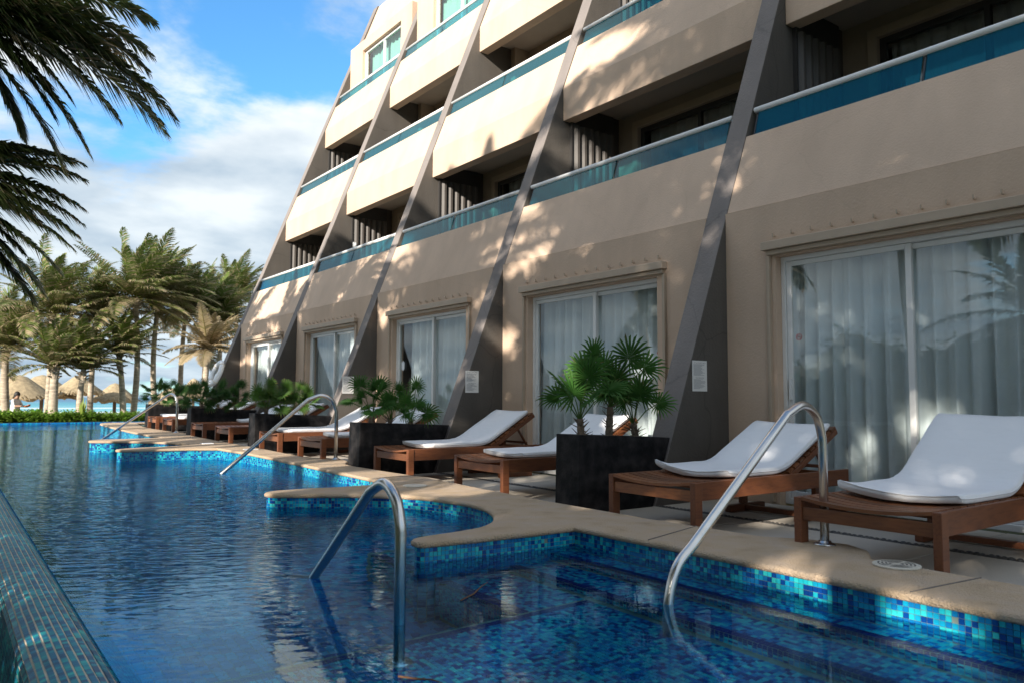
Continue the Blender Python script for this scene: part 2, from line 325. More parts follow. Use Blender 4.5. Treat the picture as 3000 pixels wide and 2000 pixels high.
# ---- coping outline (pool side first, from near to far, then the back edge)
def arc_smooth(p, it=2):
    for _ in range(it):
        q = [p[0]]
        for a, b in zip(p, p[1:]): q += [lerp(a, b, .25), lerp(a, b, .75)]
        p = q+[p[-1]]
    return p
front = [(3.42,-2.0),(3.42,1.5),(3.43,2.6),(3.43,3.4)] + [(3.42,3.89)]
pen1 = arc_smooth([(3.42,3.89),(3.05,3.90),(2.70,3.93),(2.36,3.95),(2.30,3.99),(2.31,4.09),(2.45,4.14),(2.75,4.17),(2.98,4.25),(3.16,4.42),(3.30,4.62),(3.42,4.86),(3.49,5.15),(3.47,5.5),(3.41,5.78),(3.28,6.02),(3.10,6.22),(2.88,6.38),(2.62,6.55),(2.42,6.68),(2.38,6.80),(2.46,6.90),(2.62,6.93),(3.10,6.86),(3.50,6.84),(3.66,6.86)])
front2 = [(3.68,6.95),(3.73,8.1),(3.74,9.0),(3.74,10.4),(3.72,11.3),(3.66,12.0),(3.62,12.42)]
pen3 = arc_smooth([(3.62,12.42),(3.2,12.6),(2.7,12.68),(2.32,12.72),(2.25,12.8),(2.3,12.98),(2.55,13.08),(2.9,13.14),(3.25,13.24),(3.48,13.42),(3.5,13.65),(3.38,13.95),(3.12,14.4),(2.8,14.74),(2.3,14.98),(2.22,15.1),(2.3,15.35),(2.6,15.45),(3.1,15.42),(3.5,15.55)])
front3 = [(3.54,15.8),(3.46,16.6),(3.41,18.0),(3.41,19.5),(3.44,21.3),(3.48,21.9)]
end = arc_smooth([(3.48,21.9),(3.56,22.35),(3.8,22.6),(4.2,22.6),(9.0,22.4)], 1)
FRONT = front+pen1[1:]+front2+pen3[1:]+front3+end[1:]
back = [(9.0,22.1),(4.35,22.1),(4.08,19.9),(4.07,19.1),(4.16,17.5),(4.24,17.2),(4.24,16.8),(4.14,16.35),(4.12,14.0),(4.17,12.8),(4.17,10.3),(4.40,10.0),(4.46,9.7),(4.40,9.45),(4.2,9.1),(4.19,8.3),(4.23,7.5),(4.18,6.49),(4.13,5.8),(4.07,4.88),(4.07,3.5),(4.12,2.95),(4.26,2.72),(4.30,2.5),(4.2,2.33),(4.0,2.2),(3.99,1.5),(3.99,-2.0)]
def resample(p, step):
    out = [p[0]]
    for a, b in zip(p, p[1:]):
        d = math.dist(a, b); k = max(1, int(d/step+0.5))
        for i in range(1, k+1): out.append(lerp(a, b, i/k))
    return out
OUT = resample(FRONT, 0.12)+resample(back, 0.35)
def offset(poly, d):                              # outward is right-hand of travel (pool side), d > 0 goes inwards
    n = len(poly); out = []
    for i in range(n):
        a, b, c = Vector((*poly[i-1],0)), Vector((*poly[i],0)), Vector((*poly[(i+1)%n],0))
        t = ((b-a).normalized()+(c-b).normalized())
        t = t.normalized() if t.length > 1e-6 else (c-b).normalized()
        nrm = Vector((t.y, -t.x, 0)); out.append((b.x+nrm.x*d, b.y+nrm.y*d))
    return out
bm = bmesh.new(); rings = []
for off, dz in ((0.012,-0.040),(-0.006,-0.032),(-0.008,-0.014),(0.004,-0.003),(0.022,0.0)):
    rings.append([bm.verts.new((x, y, zcop(y)+dz+(0.0035*noise.noise((x*5, y*5, 3)) if dz > -0.02 else 0.004*noise.noise((x*7, y*7, 9))))) for x, y in offset(OUT, off)])
for r0, r1 in zip(rings, rings[1:]):
    n = len(r0)
    for i in range(n): bm.faces.new((r0[i], r0[(i+1)%n], r1[(i+1)%n], r1[i]))
from mathutils.geometry import delaunay_2d_cdt
pts2 = [Vector((v.co.x, v.co.y)) for v in rings[-1]]; npt = len(pts2)
vo, _, fo, ov, _, _ = delaunay_2d_cdt(pts2, [], [list(range(npt))], 1, 1e-6)
vmap = [rings[-1][o[0]] if o else bm.verts.new((p.x, p.y, zcop(p.y))) for p, o in zip(vo, ov)]
for f in fo:
    try: bm.faces.new([vmap[i] for i in f])
    except ValueError: pass
bmesh.ops.recalc_face_normals(bm, faces=bm.faces)
me = bpy.data.meshes.new('coping'); bm.to_mesh(me); bm.free(); me.materials.append(MATS['coping_stone'])
for p in me.polygons: p.use_smooth = abs(p.normal.z) < 0.98
coping = structure(inst('coping', me))

for (xa, ya, xb, yb) in ((3.75,7.35,4.23,7.40),(3.745,9.15,4.2,9.12),(3.735,10.9,4.165,10.95),(3.44,1.72,3.985,1.66),(3.435,3.25,4.07,3.42),(3.42,16.9,4.2,17.5),(3.42,19.3,4.06,19.3)):
    q = MB(); d = Vector((xb-xa, yb-ya, 0)); nn_ = Vector((-d.y, d.x, 0)).normalized()*.0022; z0 = zcop(ya)+.0042
    q.add([Vector((xa,ya,z0-.006))-nn_, Vector((xb,yb,z0-.006))-nn_, Vector((xb,yb,z0-.006))+nn_, Vector((xa,ya,z0-.006))+nn_, Vector((xa,ya,z0))-nn_, Vector((xb,yb,z0))-nn_, Vector((xb,yb,z0))+nn_, Vector((xa,ya,z0))+nn_],
          [(0,3,2,1),(4,5,6,7),(0,1,5,4),(1,2,6,5),(2,3,7,6),(3,0,4,7)]); q.build('joint', 'joint_dark', coping)
# ---- pool wall under the coping (grout body) with its mosaic tiles
bm = bmesh.new(); IN = offset(OUT, 0.018)
lo = [bm.verts.new((x, y, -1.35)) for x, y in IN]; hi = [bm.verts.new((x, y, zcop(y)-0.038)) for x, y in IN]
n = len(lo)
for i in range(n): bm.faces.new((lo[i], lo[(i+1)%n], hi[(i+1)%n], hi[i]))
bmesh.ops.recalc_face_normals(bm, faces=bm.faces)
me = bpy.data.meshes.new('pool_wall'); bm.to_mesh(me); bm.free(); me.materials.append(MATS['grout'])
pool_wall = structure(inst('pool_wall', me))
P = 0.0255; TS = 0.0113
def pick(): return random.choices(range(5), TW)[0]
tile_mesh = []
for i in range(5):
    q = MB(); q.box(-TS, TS, -0.004, 0.003, -TS, TS)
    mm = q.mesh('tile', 'tile_%d' % i); tile_mesh.append(mm)
line = resample(offset(FRONT, 0.018), 0.02)
acc = 0.0; stations = []
for a, b in zip(line, line[1:]):
    d = math.dist(a, b); t = 0
    while acc <= d:
        stations.append((*lerp(a, b, acc/d), math.atan2(b[1]-a[1], b[0]-a[0]))); acc += P
    acc -= d
band = MB(); tiles_single = 0
for (x, y, ang) in stations:
    near = (x > 3.3 and 1.15 < y < 3.9)
    rows = 12 if y < 8 else 8
    top = zcop(y)-0.040-TS
    for r in range(rows):
        z = top-r*P; ci = pick()
        if random.random() < 0.012 and r < 2: continue
        nx, ny = math.sin(ang), -math.cos(ang)
        if near and r < 4 and y < 3.15 and tiles_single < 300:
            o = inst('tile', tile_mesh[ci], pool_wall, (x-nx*0.002+random.uniform(-.0006,.0006), y-ny*0.002, z), (random.uniform(-.02,.02), 0, ang)); tiles_single += 1; continue
        band.col = lerp(TILE[ci], (0,0,0), random.uniform(0, .12))
        tx, ty = math.cos(ang)*TS, math.sin(ang)*TS; e = 0.0035;
        # outward normal of the pool side is the left of travel
        lx, ly = -math.sin(ang)*e, math.cos(ang)*e
        band.add([(x-tx,y-ty,z-TS),(x+tx,y+ty,z-TS),(x+tx,y+ty,z+TS),(x-tx,y-ty,z+TS),
                  (x-tx+lx,y-ty+ly,z-TS),(x+tx+lx,y+ty+ly,z-TS),(x+tx+lx,y+ty+ly,z+TS),(x-tx+lx,y-ty+ly,z+TS)],
                 [(4,5,6,7),(0,1,5,4),(1,2,6,5),(2,3,7,6),(3,0,4,7)])
for (x, y, ang) in stations[::2]:                 # lower courses, seen only through the ripples
    zt_ = zcop(y)-0.040-(12 if y < 8 else 8)*P; tx, ty = math.cos(ang)*TS*2.1, math.sin(ang)*TS*2.1; lx, ly = -math.sin(ang)*.003, math.cos(ang)*.003
    while zt_ > -1.16:
        band.col = lerp(TILE[random.choices(range(5), [.3,.4,.3,0,0])[0]], (0,0,0), random.uniform(0,.2)); za, zb = zt_-.0485, zt_
        band.add([(x-tx+lx,y-ty+ly,za),(x+tx+lx,y+ty+ly,za),(x+tx+lx,y+ty+ly,zb),(x-tx+lx,y-ty+ly,zb)], [(0,1,2,3)]); zt_ -= .051
stuff(band.build('mosaic_band', 'tile_mix', pool_wall, colors=True))

# ---- pool floor: near ledge, two steps against the near wall, deep basin
floor = MB()
floor.box(-0.2, 2.44, 3.21, 31.6, -1.40, -1.15)                 # deep floor
floor.box(2.44, 4.2, 4.9, 31.6, -1.40, -1.15)
floor.box(4.2, 9.5, 22.0, 31.6, -1.40, -1.15)
floor.box(-0.2, 3.6, -2.2, 3.21, -1.38, -0.485)                 # ledge the near handrail stands on
floor.box(2.44, 3.6, 3.212, 4.9, -1.38, -0.485)
floor.box(2.93, 3.6, -2.19, 4.5, -0.484, -0.335)                # steps
floor.box(3.24, 3.6, -2.18, 4.48, -0.334, -0.155)
pool_floor = structure(floor.build('pool_floor', 'grout'))
tm = MB()
def tile_floor(x0, x1, y0, y1, z, navy=None, rough=0.0):
    nx, ny = int((x1-x0)/P), int((y1-y0)/P); h = 0.003
    for i in range(nx):
        for j in range(ny):
            cx, cy_ = x0+(i+.5)*P, y0+(j+.5)*P
            c = NAVY if (navy and navy(cx, cy_)) else TILE[pick()]
            tm.col = lerp(c, (0,0,0), random.uniform(0, .15)); dx = random.uniform(-.0005,.0005)
            a, b, cc, d = cx-TS+dx, cx+TS+dx, cy_-TS, cy_+TS
            tm.add([(a,cc,z),(b,cc,z),(b,d,z),(a,d,z),(a,cc,z+h),(b,cc,z+h),(b,d,z+h),(a,d,z+h)], [(4,5,6,7),(0,1,5,4),(3,0,4,7)])
def tile_riser(axis, pos, a0, a1, z0, z1, sgn, navy=0):         # vertical face: axis 'x' plane x=pos facing -x, 'y' plane y=pos facing +y
    na, nzr = int((a1-a0)/P), int((z1-z0)/P)
    for i in range(na):
        for k in range(nzr):
            ca, cz = a0+(i+.5)*P, z1-(k+.5)*P
            tm.col = NAVY if k < navy else lerp(TILE[pick()], (0,0,0), random.uniform(0,.15)); e = 0.003*sgn
            q = [(-TS,-TS),(TS,-TS),(TS,TS),(-TS,TS)]
            if axis == 'x': tm.add([(pos+e, ca+u, cz+w) for u, w in q], [(0,1,2,3) if sgn > 0 else (3,2,1,0)])
            else: tm.add([(ca+u, pos+e, cz+w) for u, w in q], [(3,2,1,0) if sgn > 0 else (0,1,2,3)])
tile_floor(0.55, 2.92, 1.0, 3.21, -0.485, navy=lambda x, y: y > 3.13)
tile_floor(2.44, 2.92, 3.21, 4.85, -0.485, navy=lambda x, y: x < 2.52)
tile_floor(2.93, 3.235, 0.4, 4.45, -0.335, navy=lambda x, y: x < 2.985)
tile_floor(3.24, 3.44, 0.4, 4.4, -0.155, navy=lambda x, y: x < 3.295)
tile_riser('x', 2.93, 0.4, 4.45, -0.484, -0.335, -1, 2); tile_riser('x', 3.24, 0.4, 4.4, -0.334, -0.155, -1, 2)
tile_riser('x', 2.44, 3.21, 4.85, -1.1, -0.485, -1, 2); tile_riser('y', 3.21, 0.7, 2.44, -1.1, -0.485, 1, 2)
stuff(tm.build('mosaic_floor', 'tile_mix', pool_floor, colors=True))
tm = MB(); P_old = P; P, TS = 0.051, 0.0235                     # coarser cells on the deep floor, far below the ripples
TW_old = TW; TW = [.22,.48,.30,0,0]; tile_floor(0.4, 4.1, 3.25, 12, -1.15); tile_floor(0.5, 4.0, 12, 31.4, -1.15); TW = TW_old
P, TS = P_old, 0.0113
stuff(tm.build('mosaic_deep_floor', 'tile_mix', pool_floor, colors=True))

# ---- infinity edge on the camera side, rounded and tiled, and the far end rim
def xw_(y): return 0.535+0.0095*y
prof = [(0.10,-0.26),(0.05,-0.10),(0.0,-0.012),(-0.03,0.004),(-0.07,0.012),(-0.12,0.013),(-0.17,0.006),(-0.21,-0.006),(-0.235,-0.022),(-0.25,-0.05),(-0.26,-0.10),(-0.27,-0.2),(-0.30,-0.6),(-0.32,-1.5)]
wb = MB(); ysw = [-2, 2, 8, 16, 24, 31.7]
for y in ysw: wb.v += [(xw_(y)+dx, y, z) for dx, z in prof]
k = len(prof)
for j in range(len(ysw)-1):
    for i in range(k-1): wb.face([j*k+i, (j+1)*k+i, (j+1)*k+i+1, j*k+i+1])
weir = structure(wb.build('infinity_edge', 'grout_light'))
pl = [Vector((a, 0, b)) for a, b in prof]; seg = [0.0]
for a, b in zip(pl, pl[1:]): seg.append(seg[-1]+(b-a).length)
def on_prof(s):
    for i in range(len(seg)-1):
        if s <= seg[i+1]:
            t = (s-seg[i])/(seg[i+1]-seg[i]); p = pl[i].lerp(pl[i+1], t); d = (pl[i+1]-pl[i]).normalized(); return p, d
    return pl[-1], (pl[-1]-pl[-2]).normalized()
wt = MB(); s = P/2; rowi = 0; WP = 0.0262
singles = 0
wm = []
for i in range(5):
    q = MB(); q.box(-0.0098, 0.0098, -0.0122, 0.0122, -0.004, 0.0025); wm.append(q.mesh('tile', 'edge_tile_%d' % i))
s = WP/2
while s < 1.5:
    p, d = on_prof(s); nrm = Vector((d.z, 0, -d.x)); nrm = nrm if nrm.dot(Vector((0.3,0,1))) > 0 or p.x < -0.2 and nrm.x < 0 else -nrm
    if p.x < -0.22 and nrm.x > 0: nrm = -nrm
    y = 1.0; wob = random.uniform(0, P)
    while y < 11:
        jit = 0.0016*noise.noise((y*6, s*30, 0)); ci = random.choices(range(5), [.26,.28,.26,.15,.05])[0]
        c = Vector((xw_(y)+p.x+jit*d.x, y+wob, p.z)); 
        wt.col = lerp(ETILE[ci], (.004,.06,.08), random.uniform(0,.4)); a = d*0.0098; b = Vector((0.0095,1,0)).normalized()*0.0123; h = nrm*0.0028
        if y < 3.9 and 0.30 < s < 0.52 and singles < 290 and y > 2.6:
            o = inst('tile', wm[ci], weir, c+nrm*0.0004, (0, math.atan2(nrm.x, nrm.z), 0)); singles += 1
        else:
            wt.add([c-a-b, c+a-b, c+a+b, c-a+b, c-a-b+h, c+a-b+h, c+a+b+h, c-a+b+h], [(4,5,6,7),(0,1,5,4),(1,2,6,5),(3,0,4,7)])
        y += WP
    s += WP
s = WP
while s < 1.5:                                     # coarser cells on the far stretch of the edge
    p, d = on_prof(s); nrm = Vector((d.z, 0, -d.x))
    if (p.x < -0.22 and nrm.x > 0) or (p.x >= -0.22 and nrm.z < 0): nrm = -nrm
    y = 11.0
    while y < 31:
        wt.col = lerp(ETILE[random.choices(range(5), [.26,.28,.26,.15,.05])[0]], (.004,.06,.08), random.uniform(0,.4)); c = Vector((xw_(y)+p.x, y+WP, p.z)); a = d*0.024; b = Vector((0.0095,1,0)).normalized()*0.025; h = nrm*0.0028
        wt.add([c-a-b+h, c+a-b+h, c+a+b+h, c-a+b+h], [(0,1,2,3)]); y += 2*WP
    s += 2*WP
stuff(wt.build('mosaic_edge', 'edge_tile_mix', weir, colors=True))
m = MB(); m.box(0.5, 9.5, 31.2, 31.62, -1.5, 0.055)
rim = structure(m.build('pool_end_rim', 'grout', bevel=0.02))
m = MB(); y = 0
x = 0.55
while x < 9.4:
    for (yy, zz, v) in [(31.197, 0.03, 1),(31.197, -0.03, 1)]:
        m.col = TILE[random.choices([0,1,2],[.3,.5,.2])[0]]; m.add([(x,yy,zz-.027),(x+.05,yy,zz-.027),(x+.05,yy,zz+.024),(x,yy,zz+.024)], [(0,1,2,3)])
    for j in range(7):
        m.col = TILE[random.choices([0,1,2],[.3,.5,.2])[0]]; a = 31.21+j*.056; m.add([(x,a,.058),(x+.05,a,.058),(x+.05,a+.05,.058),(x,a+.05,.058)], [(0,1,2,3)])
    x += 0.055
stuff(m.build('mosaic_rim', 'tile_mix', rim, colors=True))

# ---- water
m = MB()
m.add([(0.50,-2,0),(4.0,-2,0),(4.0,22.3,0),(0.79,22.3,0),(9.4,22.3,0),(9.4,31.2,0),(0.85,31.2,0)], [(0,1,2,3),(3,2,4,5,6)])
structure(m.build('pool_water', 'pool_water'))

# ---- deck: slabs on a mortar bed, and the strip of dark pebbles
m = MB()
for a, b in zip([-2,8.5,22.2],[8.5,22.2,22.3]):
    m.add([(3.9,a,zdeck(a)-.012),(6.28,a,zdeck(a)-.012),(6.28,b,zdeck(b)-.012),(3.9,b,zdeck(b)-.012)], [(0,1,2,3)])
m.box(3.95, 6.28, -2, 22.2, -1.5, -0.02)
deck = structure(m.build('deck', 'joint_dark'))
ycuts = [-2.0]
while ycuts[-1] < 22: ycuts.append(min(22.1, ycuts[-1]+random.choice([1.25, 1.5, 1.75])))
for (xa, xb) in ((3.92, 5.24), (5.345, 5.80), (5.807, 6.275)):
    off = random.uniform(-.3, .3)
    for a, b in zip(ycuts, ycuts[1:]):
        q = MB(); a2, b2 = a+off+.004, b+off-.004; za, zb = zdeck(a2), zdeck(b2); e = random.uniform(-.0015, .0015)
        q.add([(xa,a2,za-.03),(xb,a2,za-.03),(xb,b2,zb-.03),(xa,b2,zb-.03),(xa,a2,za+e),(xb,a2,za+e),(xb,b2,zb+e),(xa,b2,zb+e)],
              [(0,3,2,1),(4,5,6,7),(0,1,5,4),(1,2,6,5),(2,3,7,6),(3,0,4,7)])
        q.build('slab', 'deck_stone', deck, bevel=0.004)
q = MB(); y = -1.5
while y < 21.5:
    for xx in (5.272, 5.313):
        cx = xx+random.uniform(-.008,.008); cyy = y+random.uniform(-.008,.008); rx, ry = random.uniform(.014,.022), random.uniform(.018,.03); z = zdeck(cyy)-.008
        k0 = len(q.v); a0 = random.uniform(0, 6)
        for rr, zz in ((1, 0), (.75, .010), (.3, .014)):
            for j in range(7):
                t = a0+2*math.pi*j/7; q.v.append((cx+rx*rr*math.cos(t), cyy+ry*rr*math.sin(t), z+zz))
        for i in range(2):
            for j in range(7): q.face([k0+i*7+j, k0+i*7+(j+1)%7, k0+(i+1)*7+(j+1)%7, k0+(i+1)*7+j])
        q.face([k0+14+j for j in range(7)])
    y += 0.042
stuff(q.build('pebble_strip', 'pebble', deck, smooth=True))

# ================================================================== HOTEL BUILDING
ROOT = (6.3, 10.0, 0.0)
hotel = thing('hotel_building', 'cream stepped hotel with sloping grey fins and teal glass balconies beside the pool', 'building', ROOT)
OFF = (-ROOT[0], -ROOT[1], -ROOT[2])
TOPZ = 12.36; XB = 14.0
CREASE = [2.80, 5.58, 8.30]; PTOP = [3.66, 6.31, 9.02]; RAIL = [3.965, 6.60, 9.33]; BOT = [None, 5.078, 7.80]
XWALL = 6.30
def slopex(z): return finx(z)+0.035
for i, fy in enumerate(FINY):                      # ---- fins
    m = MB(); m.prism_y([(finx(0),-0.1),(XB,-0.1),(XB,TOPZ),(finx(TOPZ),TOPZ)], fy, fy+FT)
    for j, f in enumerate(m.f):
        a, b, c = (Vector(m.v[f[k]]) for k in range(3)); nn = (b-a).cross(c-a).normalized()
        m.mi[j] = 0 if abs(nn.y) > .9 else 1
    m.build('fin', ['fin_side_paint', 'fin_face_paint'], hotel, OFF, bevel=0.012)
def wall_with_hole(x0, x1, y0, y1, z0, z1, hy0, hy1, hz1):
    m = MB()
    m.box(x0, x1, y0, hy0, z0, z1); m.box(x0, x1, hy1, y1, z0, z1); m.box(x0, x1, hy0, hy1, hz1, z1); return m
def curtain(name, x, y0, y1, z0, z1, matn, amp, seedv, ncol=170, gap=None):
    rnd = random.Random(seedv); m = MB(); ph = rnd.uniform(0, 9); nrow = 7
    for j in range(nrow):
        t = j/(nrow-1); z = z0+(z1-z0)*t
        for i in range(ncol):
            u = i/(ncol-1); y = y0+(y1-y0)*u
            a = amp*(0.55+0.45*(1-t)); w = math.sin(y*38+ph+1.6*math.sin(y*4.1+ph)+0.25*math.sin(z*1.2+y*3)) + 0.45*math.sin(y*71+2*ph+0.3*z)+0.5*math.sin(y*13+ph*3)
            m.v.append((x+a*w*0.6+0.01*noise.noise((y*3, z*1.3, seedv)), y, z))
    for j in range(nrow-1):
        for i in range(ncol-1):
            m.face([j*ncol+i, j*ncol+i+1, (j+1)*ncol+i+1, (j+1)*ncol+i])
    return m
BAYWORD = ['outside the picture at the right', 'nearest the camera', 'in the second bay from the camera', 'in the third bay from the camera', 'in the fourth bay from the camera', 'in the farthest bay']
PLACE = ['', 'nearest bay', 'second bay', 'third bay', 'fourth bay', 'farthest bay']
for b in range(1, 6):
    y0, y1 = FINY[b-1]+FT, FINY[b]
    F = FINY[b]
    d0, d1 = F-3.0, F-0.46                           # lintel span
    # ground-floor wall with its door opening
    o0, o1, oz = F-2.85, F-0.56, 2.285
    wall_with_hole(XWALL, XWALL+0.22, y0, y1, -0.05, CREASE[0]-0.006, o0, o1, oz).build('ground_wall', 'cream_paint', hotel, OFF)
    m = MB(); m.box(XWALL-0.085, XWALL-0.004, d0, d1, 2.345, 2.425); m.box(XWALL-0.05, XWALL-0.003, d0+.03, d1-.03, 2.300, 2.343)
    lint = m.build('lintel', 'trim_paint', hotel, OFF, bevel=0.005)
    hk = MB(); hk.box(-0.03, 0, -0.006, 0.006, -0.006, 0.006); hk.box(-0.035, -0.022, -0.006, 0.006, 0.0, 0.03); hkm = hk.mesh('hook', 'trim_paint')
    for j in range(13): inst('hook', hkm, lint, (XWALL-0.002, d0+0.1+j*(d1-d0-.2)/12, 2.475))
    for yy in (d1-0.06, d0+0.01):
        m = MB(); m.box(XWALL-0.022, XWALL-0.003, yy, yy+0.05, 0.02, 2.298); m.box(XWALL-0.034, XWALL-0.0225, yy+.005, yy+0.03, 0.02, 2.296); m.build('door_jamb_track', 'trim_paint', hotel, OFF)
    # sliding door
    fx = XWALL+0.085
    m = MB(); w = 0.045
    m.box(fx, fx+.09, o0, o0+w, 0.0, oz); m.box(fx, fx+.09, o1-w, o1, 0.0, oz); m.box(fx, fx+.09, o0+w, o1-w, oz-w, oz); m.box(fx, fx+.09, o0+w, o1-w, 0.0, 0.05)
    door = m.build('sliding_door', 'white_metal', hotel, OFF, bevel=0.004)
    ym = F-1.74
    for (a, c, dx) in ((ym-.03, o1-w-.004, 0.012), (o0+w+.004, ym+.03, 0.05)):
        q = MB(); sx = fx+dx; t = 0.05
        q.box(sx, sx+.03, a, a+t, 0.052, oz-w-.003); q.box(sx, sx+.03, c-t, c, 0.052, oz-w-.003); q.box(sx, sx+.03, a+t, c-t, oz-w-.003-.045, oz-w-.003); q.box(sx, sx+.03, a+t, c-t, 0.052, 0.12)
        q.build('sash', 'white_metal', door, bevel=0.003)
        q = MB(); q.box(sx+.012, sx+.018, a+t, c-t, 0.12, oz-w-.048); q.build('pane', 'door_glass', door)
    q = MB(); q.box(fx-.012, fx+.0115, o1-w-.045, o1-w-.02, 0.95, 1.15); q.build('door_handle', 'white_metal', door, bevel=0.003)
    # dark room behind
    q = MB()
    q.add([(XWALL+.222,y0,0.001),(10.5,y0,0.001),(10.5,y1,0.001),(XWALL+.222,y1,0.001),(XWALL+.222,y0,2.64),(10.5,y0,2.64),(10.5,y1,2.64),(XWALL+.222,y1,2.64)],
          [(0,1,2,3),(7,6,5,4),(1,5,6,2)])
    q.build('room_shell', 'dark_room', hotel, OFF)
    # stepped storeys
    for k in range(3):
        zc, zt = CREASE[k], PTOP[k]
        if k == 0: poly = [(XWALL+0.0,zc-.004),(XWALL+.25,zc-.004),(slopex(zt)+.16,zt),(slopex(zt),zt),(slopex(zc),zc)]
        else: poly = [(slopex(zc),BOT[k]),(slopex(zc)+.20,BOT[k]),(slopex(zc)+.20,zc+.05),(slopex(zt)+.16,zt),(slopex(zt),zt),(slopex(zc),zc)]
        m = MB(); m.prism_y(poly, y0+.001, y1-.001); m.build('parapet', 'cream_paint', hotel, OFF, bevel=0.008)
        # slab / soffit behind the parapet
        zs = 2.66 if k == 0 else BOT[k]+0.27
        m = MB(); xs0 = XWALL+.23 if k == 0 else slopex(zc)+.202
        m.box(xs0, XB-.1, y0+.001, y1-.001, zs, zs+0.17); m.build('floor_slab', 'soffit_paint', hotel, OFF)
        # handrail and glass
        rx, rz = slopex(RAIL[k])+0.02, RAIL[k]
        m = MB(); m.tube([(rx, y0+.02, rz),(rx, y1-.02, rz)], 0.031, 12); rail = m.build('handrail', 'white_metal', hotel, OFF, smooth=True)
        ymid = (y0+y1)/2
        gx0, gx1 = slopex(zt)+.05, rx+.0
        for (a, c) in ((y0+.05, ymid-.02), (ymid+.02, y1-.07)):
            g = MB(); t = 0.006
            g.add([(gx0-t,a,zt+.003),(gx0+t,a,zt+.003),(gx0+t,c,zt+.003),(gx0-t,c,zt+.003),(gx1-t,a,rz-.026),(gx1+t,a,rz-.026),(gx1+t,c,rz-.026),(gx1-t,c,rz-.026)],
                  [(0,3,2,1),(4,5,6,7),(0,1,5,4),(1,2,6,5),(2,3,7,6),(3,0,4,7)])
            g.build('glass_panel', 'teal_glass', hotel, OFF)
        for yy in (y0+.03, ymid-.008, y1-.055):
            g = MB()
            g.add([(gx0+.008,yy,zt),(gx0+.03,yy,zt),(gx0+.03,yy+.016,zt),(gx0+.008,yy+.016,zt),(gx1+.008,yy,rz-.02),(gx1+.03,yy,rz-.02),(gx1+.03,yy+.016,rz-.02),(gx1+.008,yy+.016,rz-.02)],
                  [(0,3,2,1),(4,5,6,7),(0,1,5,4),(1,2,6,5),(2,3,7,6),(3,0,4,7)])
            g.build('rail_post', 'dark_frame', rail)
        # recess behind the rail: back wall, window, partition screen (levels 1 and 2)
        if k < 2:
            xb = 8.55+k*1.03; zf = zs+0.171; zceil = BOT[k+1]+0.269
            w0, w1, wz = F-2.7, F-0.42, zceil-0.24
            wall_with_hole(xb, xb+.18, y0+.001, y1-.001, zf, zceil, w0, w1, wz).build('recess_wall', 'recess_shade', hotel, OFF)
            m = MB(); e = .07
            m.box(xb-.025, xb-.002, w0-.1, w1+.1, wz+.001, wz+.1); m.box(xb-.025, xb-.002, w1+.001, w1+.1, zf, wz); m.box(xb-.025, xb-.002, w0-.1, w0-.001, zf, wz); m.build('window_trim', 'trim_paint', hotel, OFF)
            m = MB(); m.box(xb+.06,xb+.12,w0,w0+e,zf,wz); m.box(xb+.06,xb+.12,w1-e,w1,zf,wz); m.box(xb+.06,xb+.12,w0+e,w1-e,wz-e,wz); m.box(xb+.06,xb+.12,(w0+w1)/2-.03,(w0+w1)/2+.03,zf,wz-e)
            win = m.build('balcony_window', 'dark_frame', hotel, OFF)
            for (a, c) in ((w0+e, (w0+w1)/2-.03), ((w0+w1)/2+.03, w1-e)):
                q = MB(); q.box(xb+.085, xb+.091, a, c, zf+.02, wz-e); q.build('pane', 'door_glass', win)
            q = MB(); q.add([(xb+.9,y0,zf),(xb+.9,y1,zf),(xb+.9,y1,zceil),(xb+.9,y0,zceil)], [(3,2,1,0)]); q.build('room_shell', 'dark_room', hotel, OFF)
            cu = curtain('c', xb+.30, w0+.02, w1-.02, zf+.02, wz, 'curtain_grey', 0.05, b*10+k, 90).build('curtain', 'curtain_grey')
            tag(cu, '%s curtain inside the dark window on the %s balcony of the %s' % ('pale grey', ['lower','upper'][k], PLACE[b]), 'curtain', 'curtains behind the balcony windows')
            if k == 0 or b in (1, 2, 5):
                sx0 = slopex(zc)+1.18 if k == 0 else slopex(BOT[2])-0.05-0.78
                sx0 = 7.55+k*1.03; sx1 = sx0+0.84; zt2 = zceil-.30
                m = MB(); m.box(sx0, sx1, F-.018, F-.002, zf, zt2); m.box(sx0-.03, sx0, F-.05, F-.002, zf, zt2+.03); m.box(sx0, sx1, F-.05, F-.002, zt2, zt2+.29)
                scr = m.build('partition_screen', 'dark_frame', hotel, OFF)
                for j in range(6):
                    a = sx0+.02+j*.14
                    q = MB(); q.add([(a,F-.02,zf),(a+.05,F-.075,zf),(a+.095,F-.075,zf),(a+.135,F-.02,zf),(a,F-.02,zt2-.002),(a+.05,F-.075,zt2-.002),(a+.095,F-.075,zt2-.002),(a+.135,F-.02,zt2-.002)],
                          [(0,1,5,4),(1,2,6,5),(2,3,7,6),(4,5,6,7),(3,2,1,0)]); q.build('slat', 'slat_paint', scr)
            else:
                m = MB(); m.box(xb-.36, xb-.002, F-.14, F-.002, zf, zceil-.002); m.build('pilaster', 'recess_shade', hotel, OFF)
    # top storey: wall with window close behind the rail, sloping panel above
    zt = PTOP[2]; xt = slopex(10.1); zw0, zw1 = zt-.2, 10.50
    w0, w1 = F-2.95, F-0.77
    m = wall_with_hole(xt+.02, xt+.2, y0+.001, y1-.001, zw0, 10.78, w0, w1, zw1); m.box(xt+.02, xt+.2, w0, w1, zw0, 9.30); m.build('top_wall', 'cream_paint', hotel, OFF)
    m = MB(); e = .07; X = xt+.11
